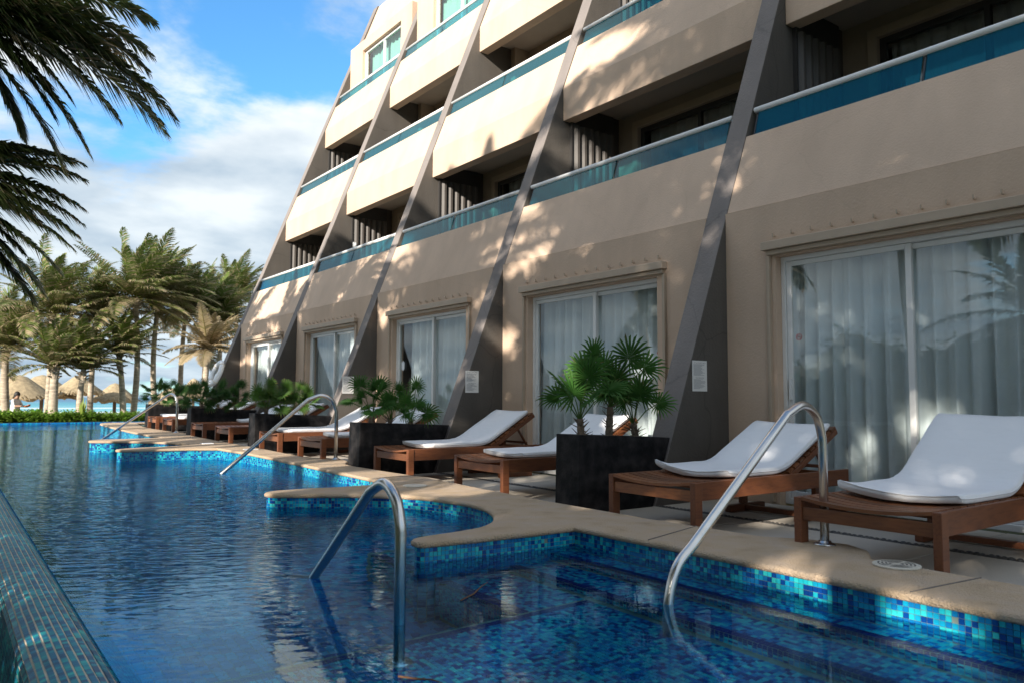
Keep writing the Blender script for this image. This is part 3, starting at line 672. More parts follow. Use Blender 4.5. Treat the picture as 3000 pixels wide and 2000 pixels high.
    m.box(X,X+.06,w0,w0+e,9.30,zw1); m.box(X,X+.06,w1-e,w1,9.30,zw1); m.box(X,X+.06,w0+e,w1-e,zw1-e,zw1); m.box(X,X+.06,w0+e,w1-e,9.30,9.30+e); m.box(X,X+.06,(w0+w1)/2-.03,(w0+w1)/2+.03,9.30+e,zw1-e)
    win = m.build('top_window', 'white_metal', hotel, OFF, bevel=0.004)
    for (a, c) in ((w0+e, (w0+w1)/2-.03), ((w0+w1)/2+.03, w1-e)):
        q = MB(); q.box(X+.02, X+.026, a, c, 9.30+e, zw1-e); q.build('pane', 'door_glass', win)
    if b in (3, 4, 5):
        cu = curtain('c', X+.20, w0, w1, 9.2, zw1+.05, 'curtain_teal', 0.05, b*31, 90).build('curtain', 'curtain_teal')
        tag(cu, 'pale green curtain in the top floor window of the %s' % PLACE[b], 'curtain', 'curtains in the top floor windows')
    m = MB(); m.prism_y([(slopex(10.78)+.02,10.55),(slopex(10.78)+.25,10.78),(XB,TOPZ-.15),(XB,TOPZ-.02),(slopex(TOPZ),TOPZ-.02),(slopex(11.0)+.02,11.0)], y0+.001, y1-.001); m.build('roof_panel', 'cream_paint', hotel, OFF, bevel=0.008)
    q = MB(); q.add([(xt+1.4,y0,9.0),(xt+1.4,y1,9.0),(xt+1.4,y1,10.8),(xt+1.4,y0,10.8)], [(3,2,1,0)]); q.build('room_shell', 'dark_room', hotel, OFF)
    # ground-floor curtain
    cu = curtain('c', XWALL+.30, o0-.22, o1+.24-(0.42 if b == 3 else 0), 0.02, 2.27, 'curtain_cloth', 0.105, b*7+1, 260).build('curtain', 'curtain_cloth', smooth=True)
    tag(cu, 'long white pleated curtain behind the ground floor glass door of the %s' % PLACE[b], 'curtain', 'curtains behind the ground floor doors')
m = MB(); m.box(XB-.08, XB+.1, FINY[0], FINY[-1]+FT, -.1, TOPZ-.2); m.build('rear_wall', 'cream_paint', hotel, OFF)

# ---- notices on the fins
def text_mesh(body, size, matn, name):
    cu = bpy.data.curves.new('t', 'FONT'); cu.body = body; cu.size = size; cu.align_x = 'CENTER'; cu.align_y = 'CENTER'; cu.resolution_u = 2
    o = bpy.data.objects.new('t', cu); col.objects.link(o); bpy.context.view_layer.update()
    me = bpy.data.meshes.new_from_object(o.evaluated_get(bpy.context.evaluated_depsgraph_get())); bpy.data.objects.remove(o); me.materials.clear(); me.materials.append(MATS[matn]); me.name = name
    return me
for i, (F, x0, lab) in enumerate(((FINY[1], 5.764, 'white pool rules notice on the nearest grey fin'), (FINY[2], 5.69, 'white pool rules notice on the second grey fin'), (FINY[3], 5.66, 'white pool rules notice on the third fin, half hidden by fan palm leaves'))):
    n_ = thing('notice', lab, 'sign', (x0+.105, F-.003, 1.03), group='pool rules notices')
    q = MB(); q.box(-.105, .105, -.003, 0.0, 0, .29); q.build('sheet', 'paper', n_)
    for txt, z, sz in (('REGLAMENTO DEL AREA DE ALBERCA', .268, .0098), ('POOL REGULATIONS', .126, .0125)):
        inst('heading', text_mesh(txt, sz, 'ink', 'heading'), n_, (0, -.0042, z), (R(90), 0, 0))
    q = MB(); rnd = random.Random(i)
    for za, zb in ((.252, .148), (.110, .018)):
        z = za
        while z > zb:
            q.box(-.088, -.088+rnd.uniform(.08, .172), -.0042, -.0031, z, z+.0026); z -= .0078
    q.build('print_lines', 'ink_grey', n_)
# ---- stickers on the doors
def no_smoking(x, y, z, lab):
    s_ = thing('no_smoking_sticker', lab, 'sign', (x, y, z), group='no smoking stickers')
    q = MB(); k = 24
    for rr in (.024, .029):
        for xx in (-.0016, 0):
            for j in range(k): q.v.append((xx, rr*math.cos(j*2*math.pi/k), rr*math.sin(j*2*math.pi/k)))
    for j in range(k):
        j2 = (j+1)%k
        q.face([j, j2, 2*k+j2, 2*k+j]); q.face([k+j, 3*k+j, 3*k+j2, k+j2]); q.face([j, k+j, k+j2, j2]); q.face([2*k+j, 2*k+j2, 3*k+j2, 3*k+j])
    q.build('ring', 'sign_red', s_)
    q = MB(); a = R(45); d = Vector((0, math.cos(a), math.sin(a))); q.obox((-.001,0,0), Vector((.0006,0,0)), d*.024, d.cross(Vector((1,0,0)))*.0022); q.build('slash', 'sign_red', s_)
    q = MB(); q.box(-.0006, 0, -.016, .014, -.003, .003); q.build('cigarette', 'ink', s_)
gx = XWALL+.085+.012+.0115
no_smoking(gx, FINY[1]-.722, 1.528, 'small red no smoking sticker on the nearest glass door')
no_smoking(XWALL+.085+.05+.0115, FINY[2]-2.738, 1.462, 'small red no smoking sticker on the second glass door')
q = MB(); q.box(-.004, 0, -.055, .055, -.05, .05); o = q.build('door_plate', 'plastic_white', None, (XWALL+.085+.05+.011, FINY[2]-2.70, 1.308), bevel=.004); tag(o, 'white square plate below the sticker on the second glass door', 'sign')
q = MB(); q.add([(0,-.045,-.05),(0,0,-.085),(0,.045,-.05),(0,.045,.05),(0,0,.085),(0,-.045,.05),(.004,-.045,-.05),(.004,0,-.085),(.004,.045,-.05),(.004,.045,.05),(.004,0,.085),(.004,-.045,.05)],
    [(0,5,4,3,2,1),(6,7,8,9,10,11)]+[(i,(i+1)%6,(i+1)%6+6,i+6) for i in range(6)]); o = q.build('door_hanger', 'plastic_white', None, (XWALL+.085+.004, FINY[3]-.80, 1.497)); tag(o, 'white six sided tag hanging on the third glass door', 'door tag')
q = MB(); q.box(-.05, .05, -.07, -.002, -.06, .06); q.box(-.02, .02, -.1, -.07, -.03, .03)
o = q.build('wall_lamp', 'plastic_white', None, (7.593, FINY[4], 4.405), bevel=.008); tag(o, 'small white lamp on the fin beside the third balcony', 'lamp')

# ================================================================== POOL FURNITURE
def handrail(label, pts, base, k=14, r=0.025, flange2=None):
    h = thing('pool_handrail', label, 'handrail', base, group='steel pool handrails')
    B = Vector(base); q = MB(); q.tube([Vector(p)-B for p in pts], r, k); q.build('tube', 'steel', h, smooth=True)
    fl = MB(); fl.lathe([(0.060,0),(0.062,0.006),(0.055,0.012),(0.036,0.017),(0.034,0.026),(0.0255,0.028)], 24); o = fl.build('flange', 'steel', h, smooth=True)
    return h
def rail_path(post, ztop, foot, rad, zend, axis_drop=0.0, vertical_end=True, zbase=None):
    p = Vector(post); f = Vector(foot); d = Vector((f.x-p.x, f.y-p.y, 0)); L = d.length; d.normalize()
    # up the post, round the top, then down a straight slope and into the water
    slope_start = Vector((p.x, p.y, 0))+d*(rad*1.75)+Vector((0,0,ztop-rad*0.28))
    low = Vector((f.x, f.y, 0))-d*0.05+Vector((0,0,foot[2]+0.16 if vertical_end else foot[2]))
    top = [Vector((p.x,p.y,ztop-rad*1.25)), Vector((p.x,p.y,ztop-rad*0.85))+d*rad*.05, Vector((p.x,p.y,ztop-rad*0.30))+d*rad*.32, Vector((p.x,p.y,ztop-.004))+d*rad*.95, slope_start]
    pts = [p]+bez(top, 8)
    sl = (low-slope_start)
    pts += [slope_start+sl*t for t in (.25,.5,.75)]
    if vertical_end:
        e = bez([slope_start+sl*.86, low, Vector((f.x+d.x*.01, f.y+d.y*.01, foot[2]+.02)), Vector((f.x+d.x*.02, f.y+d.y*.02, foot[2]-.12))], 6)
        pts += e+[Vector((f.x+d.x*.02, f.y+d.y*.02, zend))]
    else:
        pts += [low, low+sl.normalized()*0.75]
    return pts
handrail('steel handrail rising from the coping beside the nearest loungers', rail_path((4.15,2.555,.125), .925, (2.83,2.54,0.0), .20, -.48), (4.15,2.555,.125))
handrail('short steel handrail standing in the water in the foreground', rail_path((1.638,2.98,-.482), .575, (1.69,4.06,0.0), .18, -.6, vertical_end=False), (1.638,2.98,-.482))
handrail('steel handrail with its foot on the coping beside the second planter pair', rail_path((4.347,9.705,zcop(9.7)), .985, (2.975,10.1,0.02), .21, -.6, vertical_end=False), (4.347,9.705,zcop(9.7)))
handrail('farthest steel handrail, at the end of the pool', rail_path((4.12,17.05,zcop(17.05)), 1.02, (3.12,19.4,0.02), .22, -.6, vertical_end=False), (4.12,17.05,zcop(17.05)))
# drain cover and lids set in the coping
dr = thing('drain_cover', 'round cream drain grille set in the coping at the right', 'drain', (3.93,2.03,.126), group='covers in the coping')
q = MB(); q.lathe([(0.112,0),(0.112,.006),(0.104,.008)], 36); q.build('plate', 'plastic_cream', dr, smooth=False)
for rr in (.03,.048,.066,.084):
    for s0 in range(4):
        q = MB(); n_ = 9; a0 = s0*math.pi/2+.12; 
        for j in range(n_):
            t = a0+(math.pi/2-.24)*j/(n_-1)
            for r2 in (rr-.004, rr+.004): q.v.append((r2*math.cos(t), r2*math.sin(t), .0092))
        for j in range(n_-1): q.face([2*j, 2*j+1, 2*j+3, 2*j+2])
        q.build('slot', 'joint_dark', dr)
q = MB(); q.lathe([(0.115,0),(0.115,.007),(0.105,.01),(.02,.012)], 32); o = q.build('skimmer_lid', 'plastic_cream', None, (3.72,6.5,.126)); tag(o, 'plain round lid in the coping by the near curved bay', 'lid', 'covers in the coping')
for (x, y, lab) in ((3.95,11.9,'small white square lid in the coping before the second steps'), (3.75,13.5,'small white lid in the coping between the far peninsulas')):
    q = MB(); q.box(-.09,.09,-.09,.09,0,.012); o = q.build('inspection_lid', 'plastic_white', None, (x,y,zcop(y)-.001), bevel=.004); tag(o, lab, 'lid', 'covers in the coping')

# ---- loungers and cushions
BACK = R(28); HINGE = 1.12; SEAT = 0.385
def dip(y): return -0.030*(1-(y/0.37)**2)
def slat_mesh(w):
    q = MB(); n_ = 8; ys_ = [-0.37+0.74*i/n_ for i in range(n_+1)]
    for y in ys_:
        z = dip(y); q.v += [(-w/2,y,z-.02),(w/2,y,z-.02),(w/2,y,z),(-w/2,y,z)]
    for i in range(n_):
        for j in range(4): q.face([i*4+j, i*4+(j+1)%4, (i+1)*4+(j+1)%4, (i+1)*4+j])
    q.face([3,2,1,0]); q.face([n_*4+j for j in range(4)]); return q.mesh('slat', 'wood_cross')
SLAT = slat_mesh(0.066); LEGM = {}
def make_lounger(label, loc, back=BACK):
    t = thing('sun_lounger', label, 'sun lounger', loc, group='wooden sun loungers along the pool')
    for s in (-1, 1):
        y = s*.395
        q = MB(); q.box(.075, 1.92, y-.015, y+.015, SEAT-.125, SEAT); q.build('side_rail', 'wood', t, bevel=.004)
        q = MB(); q.box(0, .073, y-.024, y+.024, 0, SEAT-.001); q.build('leg', 'wood', t, bevel=.004)
        q = MB(); q.box(1.50, 1.58, y-s*.045-.02, y-s*.045+.02, 0.06, SEAT-.06); q.build('leg', 'wood', t, bevel=.004)
    q = MB(); q.box(1.30, 1.78, -.36, -.30, 0, .058); q.box(1.30, 1.78, .30, .36, 0, .058); q.box(1.50,1.56,-.299,.299,.01,.05); q.build('skid', 'wood', t, bevel=.004)
    q = MB(); q.box(.012, .045, -.37, .37, SEAT-.13, SEAT-.055); q.build('foot_rail', 'wood_cross', t, bevel=.004)
    q = MB(); q.box(.60, .66, -.378, .378, SEAT-.12, SEAT-.06); q.box(1.86,1.90,-.378,.378,SEAT-.12,SEAT-.03); q.build('cross_rail', 'wood_cross', t)
    for i in range(14): inst('slat', SLAT, t, (.036+i*.0815, 0, SEAT+.002))
    ca, sa = math.cos(back), math.sin(back)
    q = MB(); q.box(-.02, .76, -.372, -.335, -.05, -.005); q.box(-.02, .76, .335, .372, -.05, -.005); q.box(.70, .74, -.336, .336, -.048, -.008)
    fr = q.build('backrest', 'wood', t, (HINGE+.02, 0, SEAT-.01), bevel=.004); fr.rotation_euler = (0, -back, 0)
    for i in range(9): inst('slat', SLAT, fr, (.05+i*.084, 0, .020))
    px, pz = HINGE+.02+.50*ca, SEAT-.03+.50*sa
    q = MB()
    for y in (-.30, .30): q.tube([(px, y, pz),(px+.22, y, SEAT-.07)], .016, 8)
    q.tube([(px+.17,-.3,pz-.20 if False else SEAT+.02),(px+.17,.3,SEAT+.02)], .014, 8)
    q.build('prop', 'wood', t, smooth=True)
    return t
def make_cushion(label, loc, start, back=BACK, wid=.335, top=.64, seedv=0, curl=0.0, thick=.052):
    rnd = random.Random(seedv); path = []
    n1 = 14
    for i in range(n1+1):
        x = start+(HINGE-.14-start)*i/n1; path.append((x, SEAT+.006))
    for i in range(1, 9):
        a = back*i/8; path.append((path[-1][0]+.035*math.cos(a), path[-1][1]+.035*math.sin(a)))
    n2 = 12
    for i in range(1, n2+1): path.append((path[-1][0]+(top-.06)/n2*math.cos(back), path[-1][1]+(top-.06)/n2*math.sin(back)))
    q = MB(); ring = [(-1,.15),(-.985,.0),(-.6,-.0),(-.2,0),(.2,0),(.6,0),(.985,0),(1,.15),(1.01,.5),(1,.85),(.97,1),(.6,1.0),(.2,1.0),(-.2,1.0),(-.6,1.0),(-.97,1),(-1,.85),(-1.01,.5)]
    K = len(ring); M_ = len(path)
    for i, (x, z) in enumerate(path):
        x2, z2 = path[min(i+1, M_-1)]; x1, z1 = path[max(i-1, 0)]; d = Vector((x2-x1, 0, z2-z1)).normalized(); nn = Vector((-d.z, 0, d.x))
        e = min(i, M_-1-i); pin = [.72, .93, 1][min(e, 2)]
        lift = curl*max(0, 1-i/5)**2
        for (u, w) in ring:
            y = u*wid*(.985 if e == 0 else 1)
            sag = dip(y)*(.75 if i < n1 else .5)
            h = (w-.5)*thick*pin+.5*thick
            bend = math.exp(-((i-n1-4)/5.0)**2); wr = (.0055*noise.noise((x*6+seedv, y*5, z*6))+bend*.005*noise.noise((i*1.1, y*3.0, seedv*3.1))) if w > .8 else 0
            c = Vector((x, y, z+sag+lift*(abs(u)**2 if u > 0 else .25*abs(u))))+nn*(h+wr+(.004*math.sin(u*3) if w > .9 else 0)); q.v.append(tuple(c))
    for i in range(M_-1):
        for j in range(K): q.face([i*K+j, (i+1)*K+j, (i+1)*K+(j+1)%K, i*K+(j+1)%K])
    q.face(list(range(K))); q.face([(M_-1)*K+j for j in range(K-1,-1,-1)])
    o = q.build('cushion', 'cushion_cloth', None, loc, smooth=True); tag(o, label, 'cushion', 'white lounger cushions')
    for jj in (9, 17):
        pp = MB(); pp.tube([Vector(q.v[i*K+jj]) for i in range(M_)], .0042, 5); pp.build('piping', 'cushion_cloth', o, smooth=True)
    pp = MB(); pp.tube([Vector(q.v[j]) for j in (9,8,10,11,12,13,14,15,16,17)][2:], .0042, 5); pp.build('piping', 'cushion_cloth', o, smooth=True)
    return o
LNG = [ # front x, centre y, cushion start, label words
 (4.10, 2.30, .36, 'at the right edge of the picture'),
 (4.17, 3.93, .44, 'in front of the nearest fin, behind the tall handrail'),
 (4.28, 6.28, .30, 'partly hidden by the nearest black planter'),
 (4.26, 8.02, .34, 'standing free left of the nearest black planter'),
 (4.22, 10.30, .34, 'just left of the second black planter'),
 (4.20, 11.85, .20, 'right of the third black planter'),
 (4.12, 13.95, .75, 'with a bare foot end right of the fourth planter'),
 (4.12, 15.55, .85, 'with a bare foot end against the fourth planter'),
 (4.10, 17.75, .25, 'seen behind the farthest handrail post'),
 (4.10, 19.20, .25, 'farthest from the camera, against the last planter')]
for i, (x, y, st, w) in enumerate(LNG):
    loc = (x, y, zdeck(y)+.002)
    bk = R(36) if i == 0 else BACK+R((i*37 % 7)-3); lo = make_lounger('slatted wooden sun lounger '+w, loc, bk)
    make_cushion('white cushion on the wooden lounger '+w, loc, st, back=bk, seedv=i, curl=.05 if i == 1 else (.03 if i == 0 else .006), wid=.355 if i < 2 else .335)

# ---- planters
for i, F in enumerate(FINY[1:]):
    xs0 = 4.34 if i == 0 else 4.18
    zd = zdeck(F); zt0, zt1 = zd+.655, zd+.605
    lab = ['nearest black planter with three fan palms', 'second black planter, chipped at its corner', 'third black planter, behind the sloping handrail', 'fourth black planter, half hidden by bare loungers', 'farthest black planter beside the last handrail'][i]
    t = thing('planter', lab, 'planter', (xs0, F, zd), group='black planters at the foot of the fins')
    def X(z): return finx(z+zd)-.004-xs0
    m = MB(); w = .045; y0_, y1_ = -.012, .295
    bl, tl = -.015, 0.0
    # outer shell, rim and inner walls as one body
    o0 = [(bl,y0_,0),(X(0),y0_,0),(X(0),y1_,0),(bl,y1_,0)]; o1 = [(tl,y0_,.655),(X(.605),y0_,.605),(X(.605),y1_,.605),(tl,y1_,.655)]
    i1 = [(tl+w,y0_+w,.653),(X(.605)-w,y0_+w,.607),(X(.605)-w,y1_-w,.607),(tl+w,y1_-w,.653)]; i0 = [(tl+w,y0_+w,.5),(X(.5)-w-.05,y0_+w,.5),(X(.5)-w-.05,y1_-w,.5),(tl+w,y1_-w,.5)]
    vs = o0+o1+i1+i0; fs = []
    for a in (0,4,8):
        for j in range(4): fs.append((a+j, a+(j+1)%4, a+4+(j+1)%4, a+4+j))
    fs += [(12,13,14,15),(3,2,1,0)]
    m.add(vs, fs); m.build('box', 'planter_black', t, bevel=.008)
    m = MB(); m.add([(tl+w-.002,y0_+w-.002,.585),(X(.56)-w-.03,y0_+w-.002,.56),(X(.56)-w-.03,y1_-w+.002,.56),(tl+w-.002,y1_-w+.002,.585)], [(0,1,2,3)]); m.build('soil', 'soil', t)

# ================================================================== VEGETATION
UP = Vector((0,0,1))
def fan_leaf(rnd, hub, a, nrm, Rl, base, nseg=22, col0=(.040,.115,.022), brown=0.15):
    a = a.normalized(); s = a.cross(nrm).normalized(); nrm = s.cross(a).normalized()
    q = MB(); q.col = lerp(col0, (.10,.13,.03), .5)
    mid = (base+hub)/2+Vector((0,0,.03)); q.tube([base, mid, hub], [.006,.005,.004], 5, cap=False)
    tot = R(rnd.uniform(285, 320)); dl = tot/nseg/2
    for i in range(nseg):
        ph = -tot/2+tot*(i+.5)/nseg+rnd.uniform(-.02,.02); r = Rl*(.80+.20*math.cos(ph))*rnd.uniform(.92,1.06)
        def D(p): return a*math.cos(p)+s*math.sin(p)
        fu = .40; pl_ = .012*Rl/.3; cup = .10*Rl
        L = hub+D(ph-dl)*r*fu-nrm*pl_+nrm*cup*.3; G = hub+D(ph)*r*fu+nrm*pl_+nrm*cup*.3; Q = hub+D(ph+dl)*r*fu-nrm*pl_+nrm*cup*.3
        tip = hub+D(ph)*r+nrm*cup*.2-UP*r*rnd.uniform(.04,.22)
        m2 = hub+D(ph)*r*.76+nrm*cup*.35+nrm*pl_*.5-UP*r*.03; wv = D(ph+math.pi/2)*r*dl*.36
        dead = rnd.random() < brown
        c0 = lerp(col0, (.075,.17,.035), rnd.random()*.7); ct = (.17,.10,.045) if dead else lerp(c0, (.16,.19,.04), rnd.random()*.5)
        o = len(q.v); q.v += [tuple(v) for v in (hub, L, G, Q, m2-wv, m2+wv, tip)]
        for f, cs in (((0,1,2),(c0,c0,c0)), ((0,2,3),(c0,c0,c0)), ((1,4,2),(c0,c0,c0)), ((2,5,3),(c0,c0,c0)), ((2,4,6,5),(c0,c0,ct,c0))):
            q.f.append([o+k for k in f]); q.mi.append(0); q.c.append(cs)
    return q
def fan_palm(label, loc, h, nleaf, Rl, seedv, brown=.15, pet=(.14,.40), tint=(.040,.115,.022), spread=86):
    rnd = random.Random(seedv); t = thing('fan_palm', label, 'fan palm', loc, group='fan palms in the planters')
    q = MB(); lean = Vector((rnd.uniform(-.04,.04), rnd.uniform(-.03,.03), 0)); pts = []; rr = []
    for i in range(9):
        u = i/8; pts.append(Vector((0,0,-.03))+lean*u+UP*(h+.03)*u); rr.append(.030*(1.15-.3*u)*(1+.16*(i % 2)))
    q.tube(pts, rr, 9); 
    for i in range(22):
        z = rnd.uniform(.15, 1)*h; an = rnd.uniform(0, 6.28); d = Vector((math.cos(an), math.sin(an), .5)); p0 = lean*(z/h)+UP*z+d*.025; q.tube([p0, p0+d*rnd.uniform(.03,.08)+UP*rnd.uniform(-.02,.03)], [.006,.002], 4)
    q.build('trunk', 'fan_trunk', t, smooth=False)
    top = lean+UP*h
    for i in range(nleaf):
        an = i*2.4+rnd.uniform(-.3,.3); u = i/max(1, nleaf-1); el = R(82-spread*u+rnd.uniform(-8,8)); d = Vector((math.cos(an)*math.cos(el)*1.0, math.sin(an)*math.cos(el)*.8, math.sin(el)))
        hub = top+d*rnd.uniform(*pet)
        if hub.z < .12: hub.z = .12
        ax = (d+Vector((0,0,-.10-.30*u))).normalized(); nr = (UP*.5+Vector((-d.x,-d.y,0))*(.5-.4*u)+Vector((-.50,-.62,0))*(1.1 if rnd.random() < .6 else .3)).normalized()
        fan_leaf(rnd, hub, ax, nr, Rl*rnd.uniform(.8,1.1), top-UP*.02, brown=brown*(1+2*u if u > .7 else 1), col0=tint).build('leaf', 'leaf', t, colors=True)
    return t
SPEC = [ # per planter: heights, leaf counts, radius, brown share, tint
 (((.22,8,.235),(.32,9,.245),(.17,7,.235)), .16, (.055,.165,.030)),
 (((.16,8,.215),(.12,7,.20),(.12,7,.205)), .08, (.040,.140,.022)),
 (((.17,11,.205),(.15,11,.205),(.13,10,.20)), .35, (.085,.17,.030)),
 (((.16,11,.20),(.14,11,.20),(.16,11,.20)), .25, (.028,.085,.022)),
 (((.18,11,.21),(.17,11,.21),(.16,11,.21)), .25, (.028,.085,.022))]
PX = [(4.50,4.81,5.16),(4.37,4.63,4.96),(4.40,4.72,5.06),(4.42,4.75,5.08),(4.42,4.75,5.08)]
PW = ['nearest', 'second', 'third', 'fourth', 'farthest']; SW = ['at the pool end of', 'in the middle of', 'at the wall end of']
for i, F in enumerate(FINY[1:]):
    for j, (h, nl, Rl) in enumerate(SPEC[i][0]):
        fan_palm('green fan palm %s the %s black planter' % (SW[j], PW[i]), (PX[i][j], F+.14, zdeck(F)+.565), h, nl, Rl, 100+i*10+j, SPEC[i][1], tint=SPEC[i][2], spread=(58 if i == 0 else 66 if i == 1 else 80), pet=((.20,.52) if i == 0 else (.18,.42)))

def frond(rnd, az, el, L, nl, wind, grav, col0, dry, base_len=.10, leaf_len=.30, wleaf=.030, rach=.018):
    q = MB(); n_ = 16; d = Vector((math.cos(az)*math.cos(el), math.sin(az)*math.cos(el), math.sin(el))); p = Vector((0,0,0)); pts = [p.copy()]; ds = [d.copy()]
    for i in range(n_):
        t = i/n_; d = (d+(wind*(.25+t)+Vector((0,0,-grav))*(.25+1.1*t))/n_).normalized(); p = p+d*L/n_; pts.append(p.copy()); ds.append(d.copy())
    q.col = lerp(col0, (.22,.20,.05), .7); q.tube(pts, [rach*(1-.85*i/n_)+.002 for i in range(n_+1)], 5, cap=False)
    for side in (-1, 1):
        for k in range(nl):
            t = base_len+(1-base_len)*(k+rnd.uniform(0,.8))/nl; fi = min(n_-1, int(t*n_)); fr = t*n_-fi
            c = pts[fi].lerp(pts[fi+1], min(1, fr)); dd = ds[fi]; sv = dd.cross(UP)
            if sv.length < .05: sv = Vector((-math.sin(az), math.cos(az), 0))
            sv.normalize(); uu = sv.cross(dd)
            l = L*leaf_len*(math.sin(math.pi*min(1, .18+.80*t))**.7)*rnd.uniform(.85,1.1)
            fwd = .35+.75*t
            dv = (sv*side*1.0+dd*fwd+uu*.25+wind*.55+Vector((rnd.gauss(0,.06),rnd.gauss(0,.06),rnd.gauss(0,.06)))).normalized()
            dr_ = Vector((0,0,-1))*(.45+.5*rnd.random())*grav/.9+wind*.35
            m1 = c+dv*l*.5+dr_*l*.10; e1 = c+dv*l*.86+dr_*l*.42
            wv = (dd-dv*dd.dot(dv)); wv = wv.normalized()*wleaf*.5 if wv.length > .02 else uu*wleaf*.5
            isdry = rnd.random() < dry*.6
            cb = lerp(col0, (.11,.16,.035), rnd.random()*.5); cb = (.40,.31,.18) if isdry else cb
            ct = (.50,.40,.26) if (isdry or rnd.random() < dry) else lerp(cb, (.15,.18,.05), .4)
            o = len(q.v); q.v += [tuple(v) for v in (c-wv*.6, c+wv*.6, m1+wv, m1-wv, e1)]
            q.f += [[o,o+1,o+2,o+3],[o+3,o+2,o+4]]; q.mi += [0,0]; q.c += [(cb,cb,lerp(cb,ct,.4),lerp(cb,ct,.4)), (lerp(cb,ct,.4),lerp(cb,ct,.4),ct)]
    return q
def coconut_palm(label, base, top, nf, L, seedv, wind, nl=34, wleaf=.05, trunk_r=.15, dry=.25, group='coconut palms', el_range=(80,-35), grav=.95, leaf_len=.26, stubs=True, tint=(.040,.085,.022), azs=None, nutty=False):
    rnd = random.Random(seedv); base = Vector(base); t = thing('coconut_palm', label, 'palm tree', base, group=group); top = Vector(top)-base
    q = MB(); n_ = max(10, int(top.length/.14)); pts = []; rr = []; bow = Vector((rnd.uniform(-1,1), rnd.uniform(-1,1), 0))*.03*top.length
    for i in range(n_+1):
        u = i/n_; pts.append(top*u+bow*math.sin(u*math.pi)); rr.append(trunk_r*(1.30 if u < .04 else 1.05-.35*u)*(1+.05*(i % 2)))
    q.tube(pts, rr, 12); q.build('trunk', 'palm_trunk', t, smooth=True)
    cr = MB()
    if stubs:
        for i in range(14):
            an = i*2.4; d = Vector((math.cos(an), math.sin(an), rnd.uniform(-.1,1.2))).normalized(); z = -rnd.uniform(.0,.45)
            p0 = top+UP*z+Vector((d.x,d.y,0))*trunk_r*.5; cr.tube([p0, p0+d*rnd.uniform(.12,.30)], [.05,.025], 5)
    cr.tube([top-UP*.5, top-UP*.1, top+UP*.12], [trunk_r*.75, trunk_r*.95, trunk_r*.4], 10)
    crown = cr.build('crown', 'palm_trunk', t)
    for i in range(nf):
        u = i/max(1, nf-1); az = (azs[i % len(azs)] if azs else i*2.39996)+rnd.uniform(-.2,.2); el = R(el_range[0]+(el_range[1]-el_range[0])*u+rnd.uniform(-8,8))
        fq = frond(rnd, az, el, L*rnd.uniform(.82,1.08)*(.75 if u < .12 else 1), nl, wind, grav*rnd.uniform(.8,1.15)*(.55 if u < .2 else 1), tint, dry*(.5+1.2*u), leaf_len=leaf_len, wleaf=wleaf)
        fq.build('frond', 'leaf', crown, tuple(top+UP*.02), colors=True)
    return t
def dirpt(px, dist, z=0.0):                        # ground point seen under image column px (of 3000) at a horizontal distance
    x = (px-1500)/2282.0; v = r_*x+f_; v = Vector((v.x, v.y, 0)).normalized(); return Vector((v.x*dist, v.y*dist, z))
def zat(py, dist, px=500): return EYE+((1168-0.0046*(1500-px))-py)/2282.0*dist*math.cos(math.atan((px-1500)/2282.0))
IMR = Vector((.8,-.6,0))
WIND = IMR*.85
def gz(y): return zg(2, y)
BG = [ # px trunk base, px crown, py crown, distance, fronds, length, label
 (146, 150, 905, 36, 26, 3.0, 'palm with a straight ringed trunk left of the leaning stub palm'),
 (272, 280, 920, 38, 24, 2.7, 'palm with a dark slightly bent trunk in the middle of the row'),
 (394, 392, 862, 36, 28, 3.0, 'tallest palm of the row, with a pale straight trunk'),
 (470, 462, 850, 38, 26, 2.9, 'palm with a pale trunk right of the tallest palm'),
 (540, 541, 905, 40, 24, 2.9, 'slim trunked palm nearest the sloping end of the hotel'),
 (36, 18, 1010, 38, 24, 3.1, 'low palm with a stubby notched trunk at the left edge'),
 (165, 165, 1062, 34, 16, 2.2, 'short thick palm with cut frond bases behind the ringed trunk'),
 (372, 352, 1030, 35, 18, 2.2, 'small leaning palm before the thatched shelter'),
 (243, 248, 1070, 34, 12, 2.0, 'young palm with bright upright fronds'),
 (610, 610, 1010, 30, 14, 1.8, 'dry brown palm beside the lifebuoy'),
 (690, 690, 860, 46, 22, 2.8, 'palm showing behind the end of the hotel'),
 (590, 596, 900, 43, 20, 2.8, 'palm behind the dry palm, its crown against the hotel end'),
 (640, 645, 930, 39, 18, 2.6, 'palm with its crown tucked behind the sloping end fin')]
for i, (bx, cx, py, dist, nf, L, lab) in enumerate(BG):
    b = dirpt(bx, dist); b.z = gz(b.y)-.1; tp = dirpt(cx, dist); tp.z = zat(py+14, dist, cx)
    dryp = i == 9
    coconut_palm('coconut '+lab, b, tp, nf+20, L*1.03, 300+i, WIND*(.2 if dryp else 1), nl=64, wleaf=.040, trunk_r=.125 if i not in (5,6) else .175, dry=.95 if dryp else .40, group='windblown palms by the beach', el_range=(85,12 if i in (6,7,8) else -12), leaf_len=.25, tint=(.135,.195,.036) if not dryp else (.34,.25,.13))
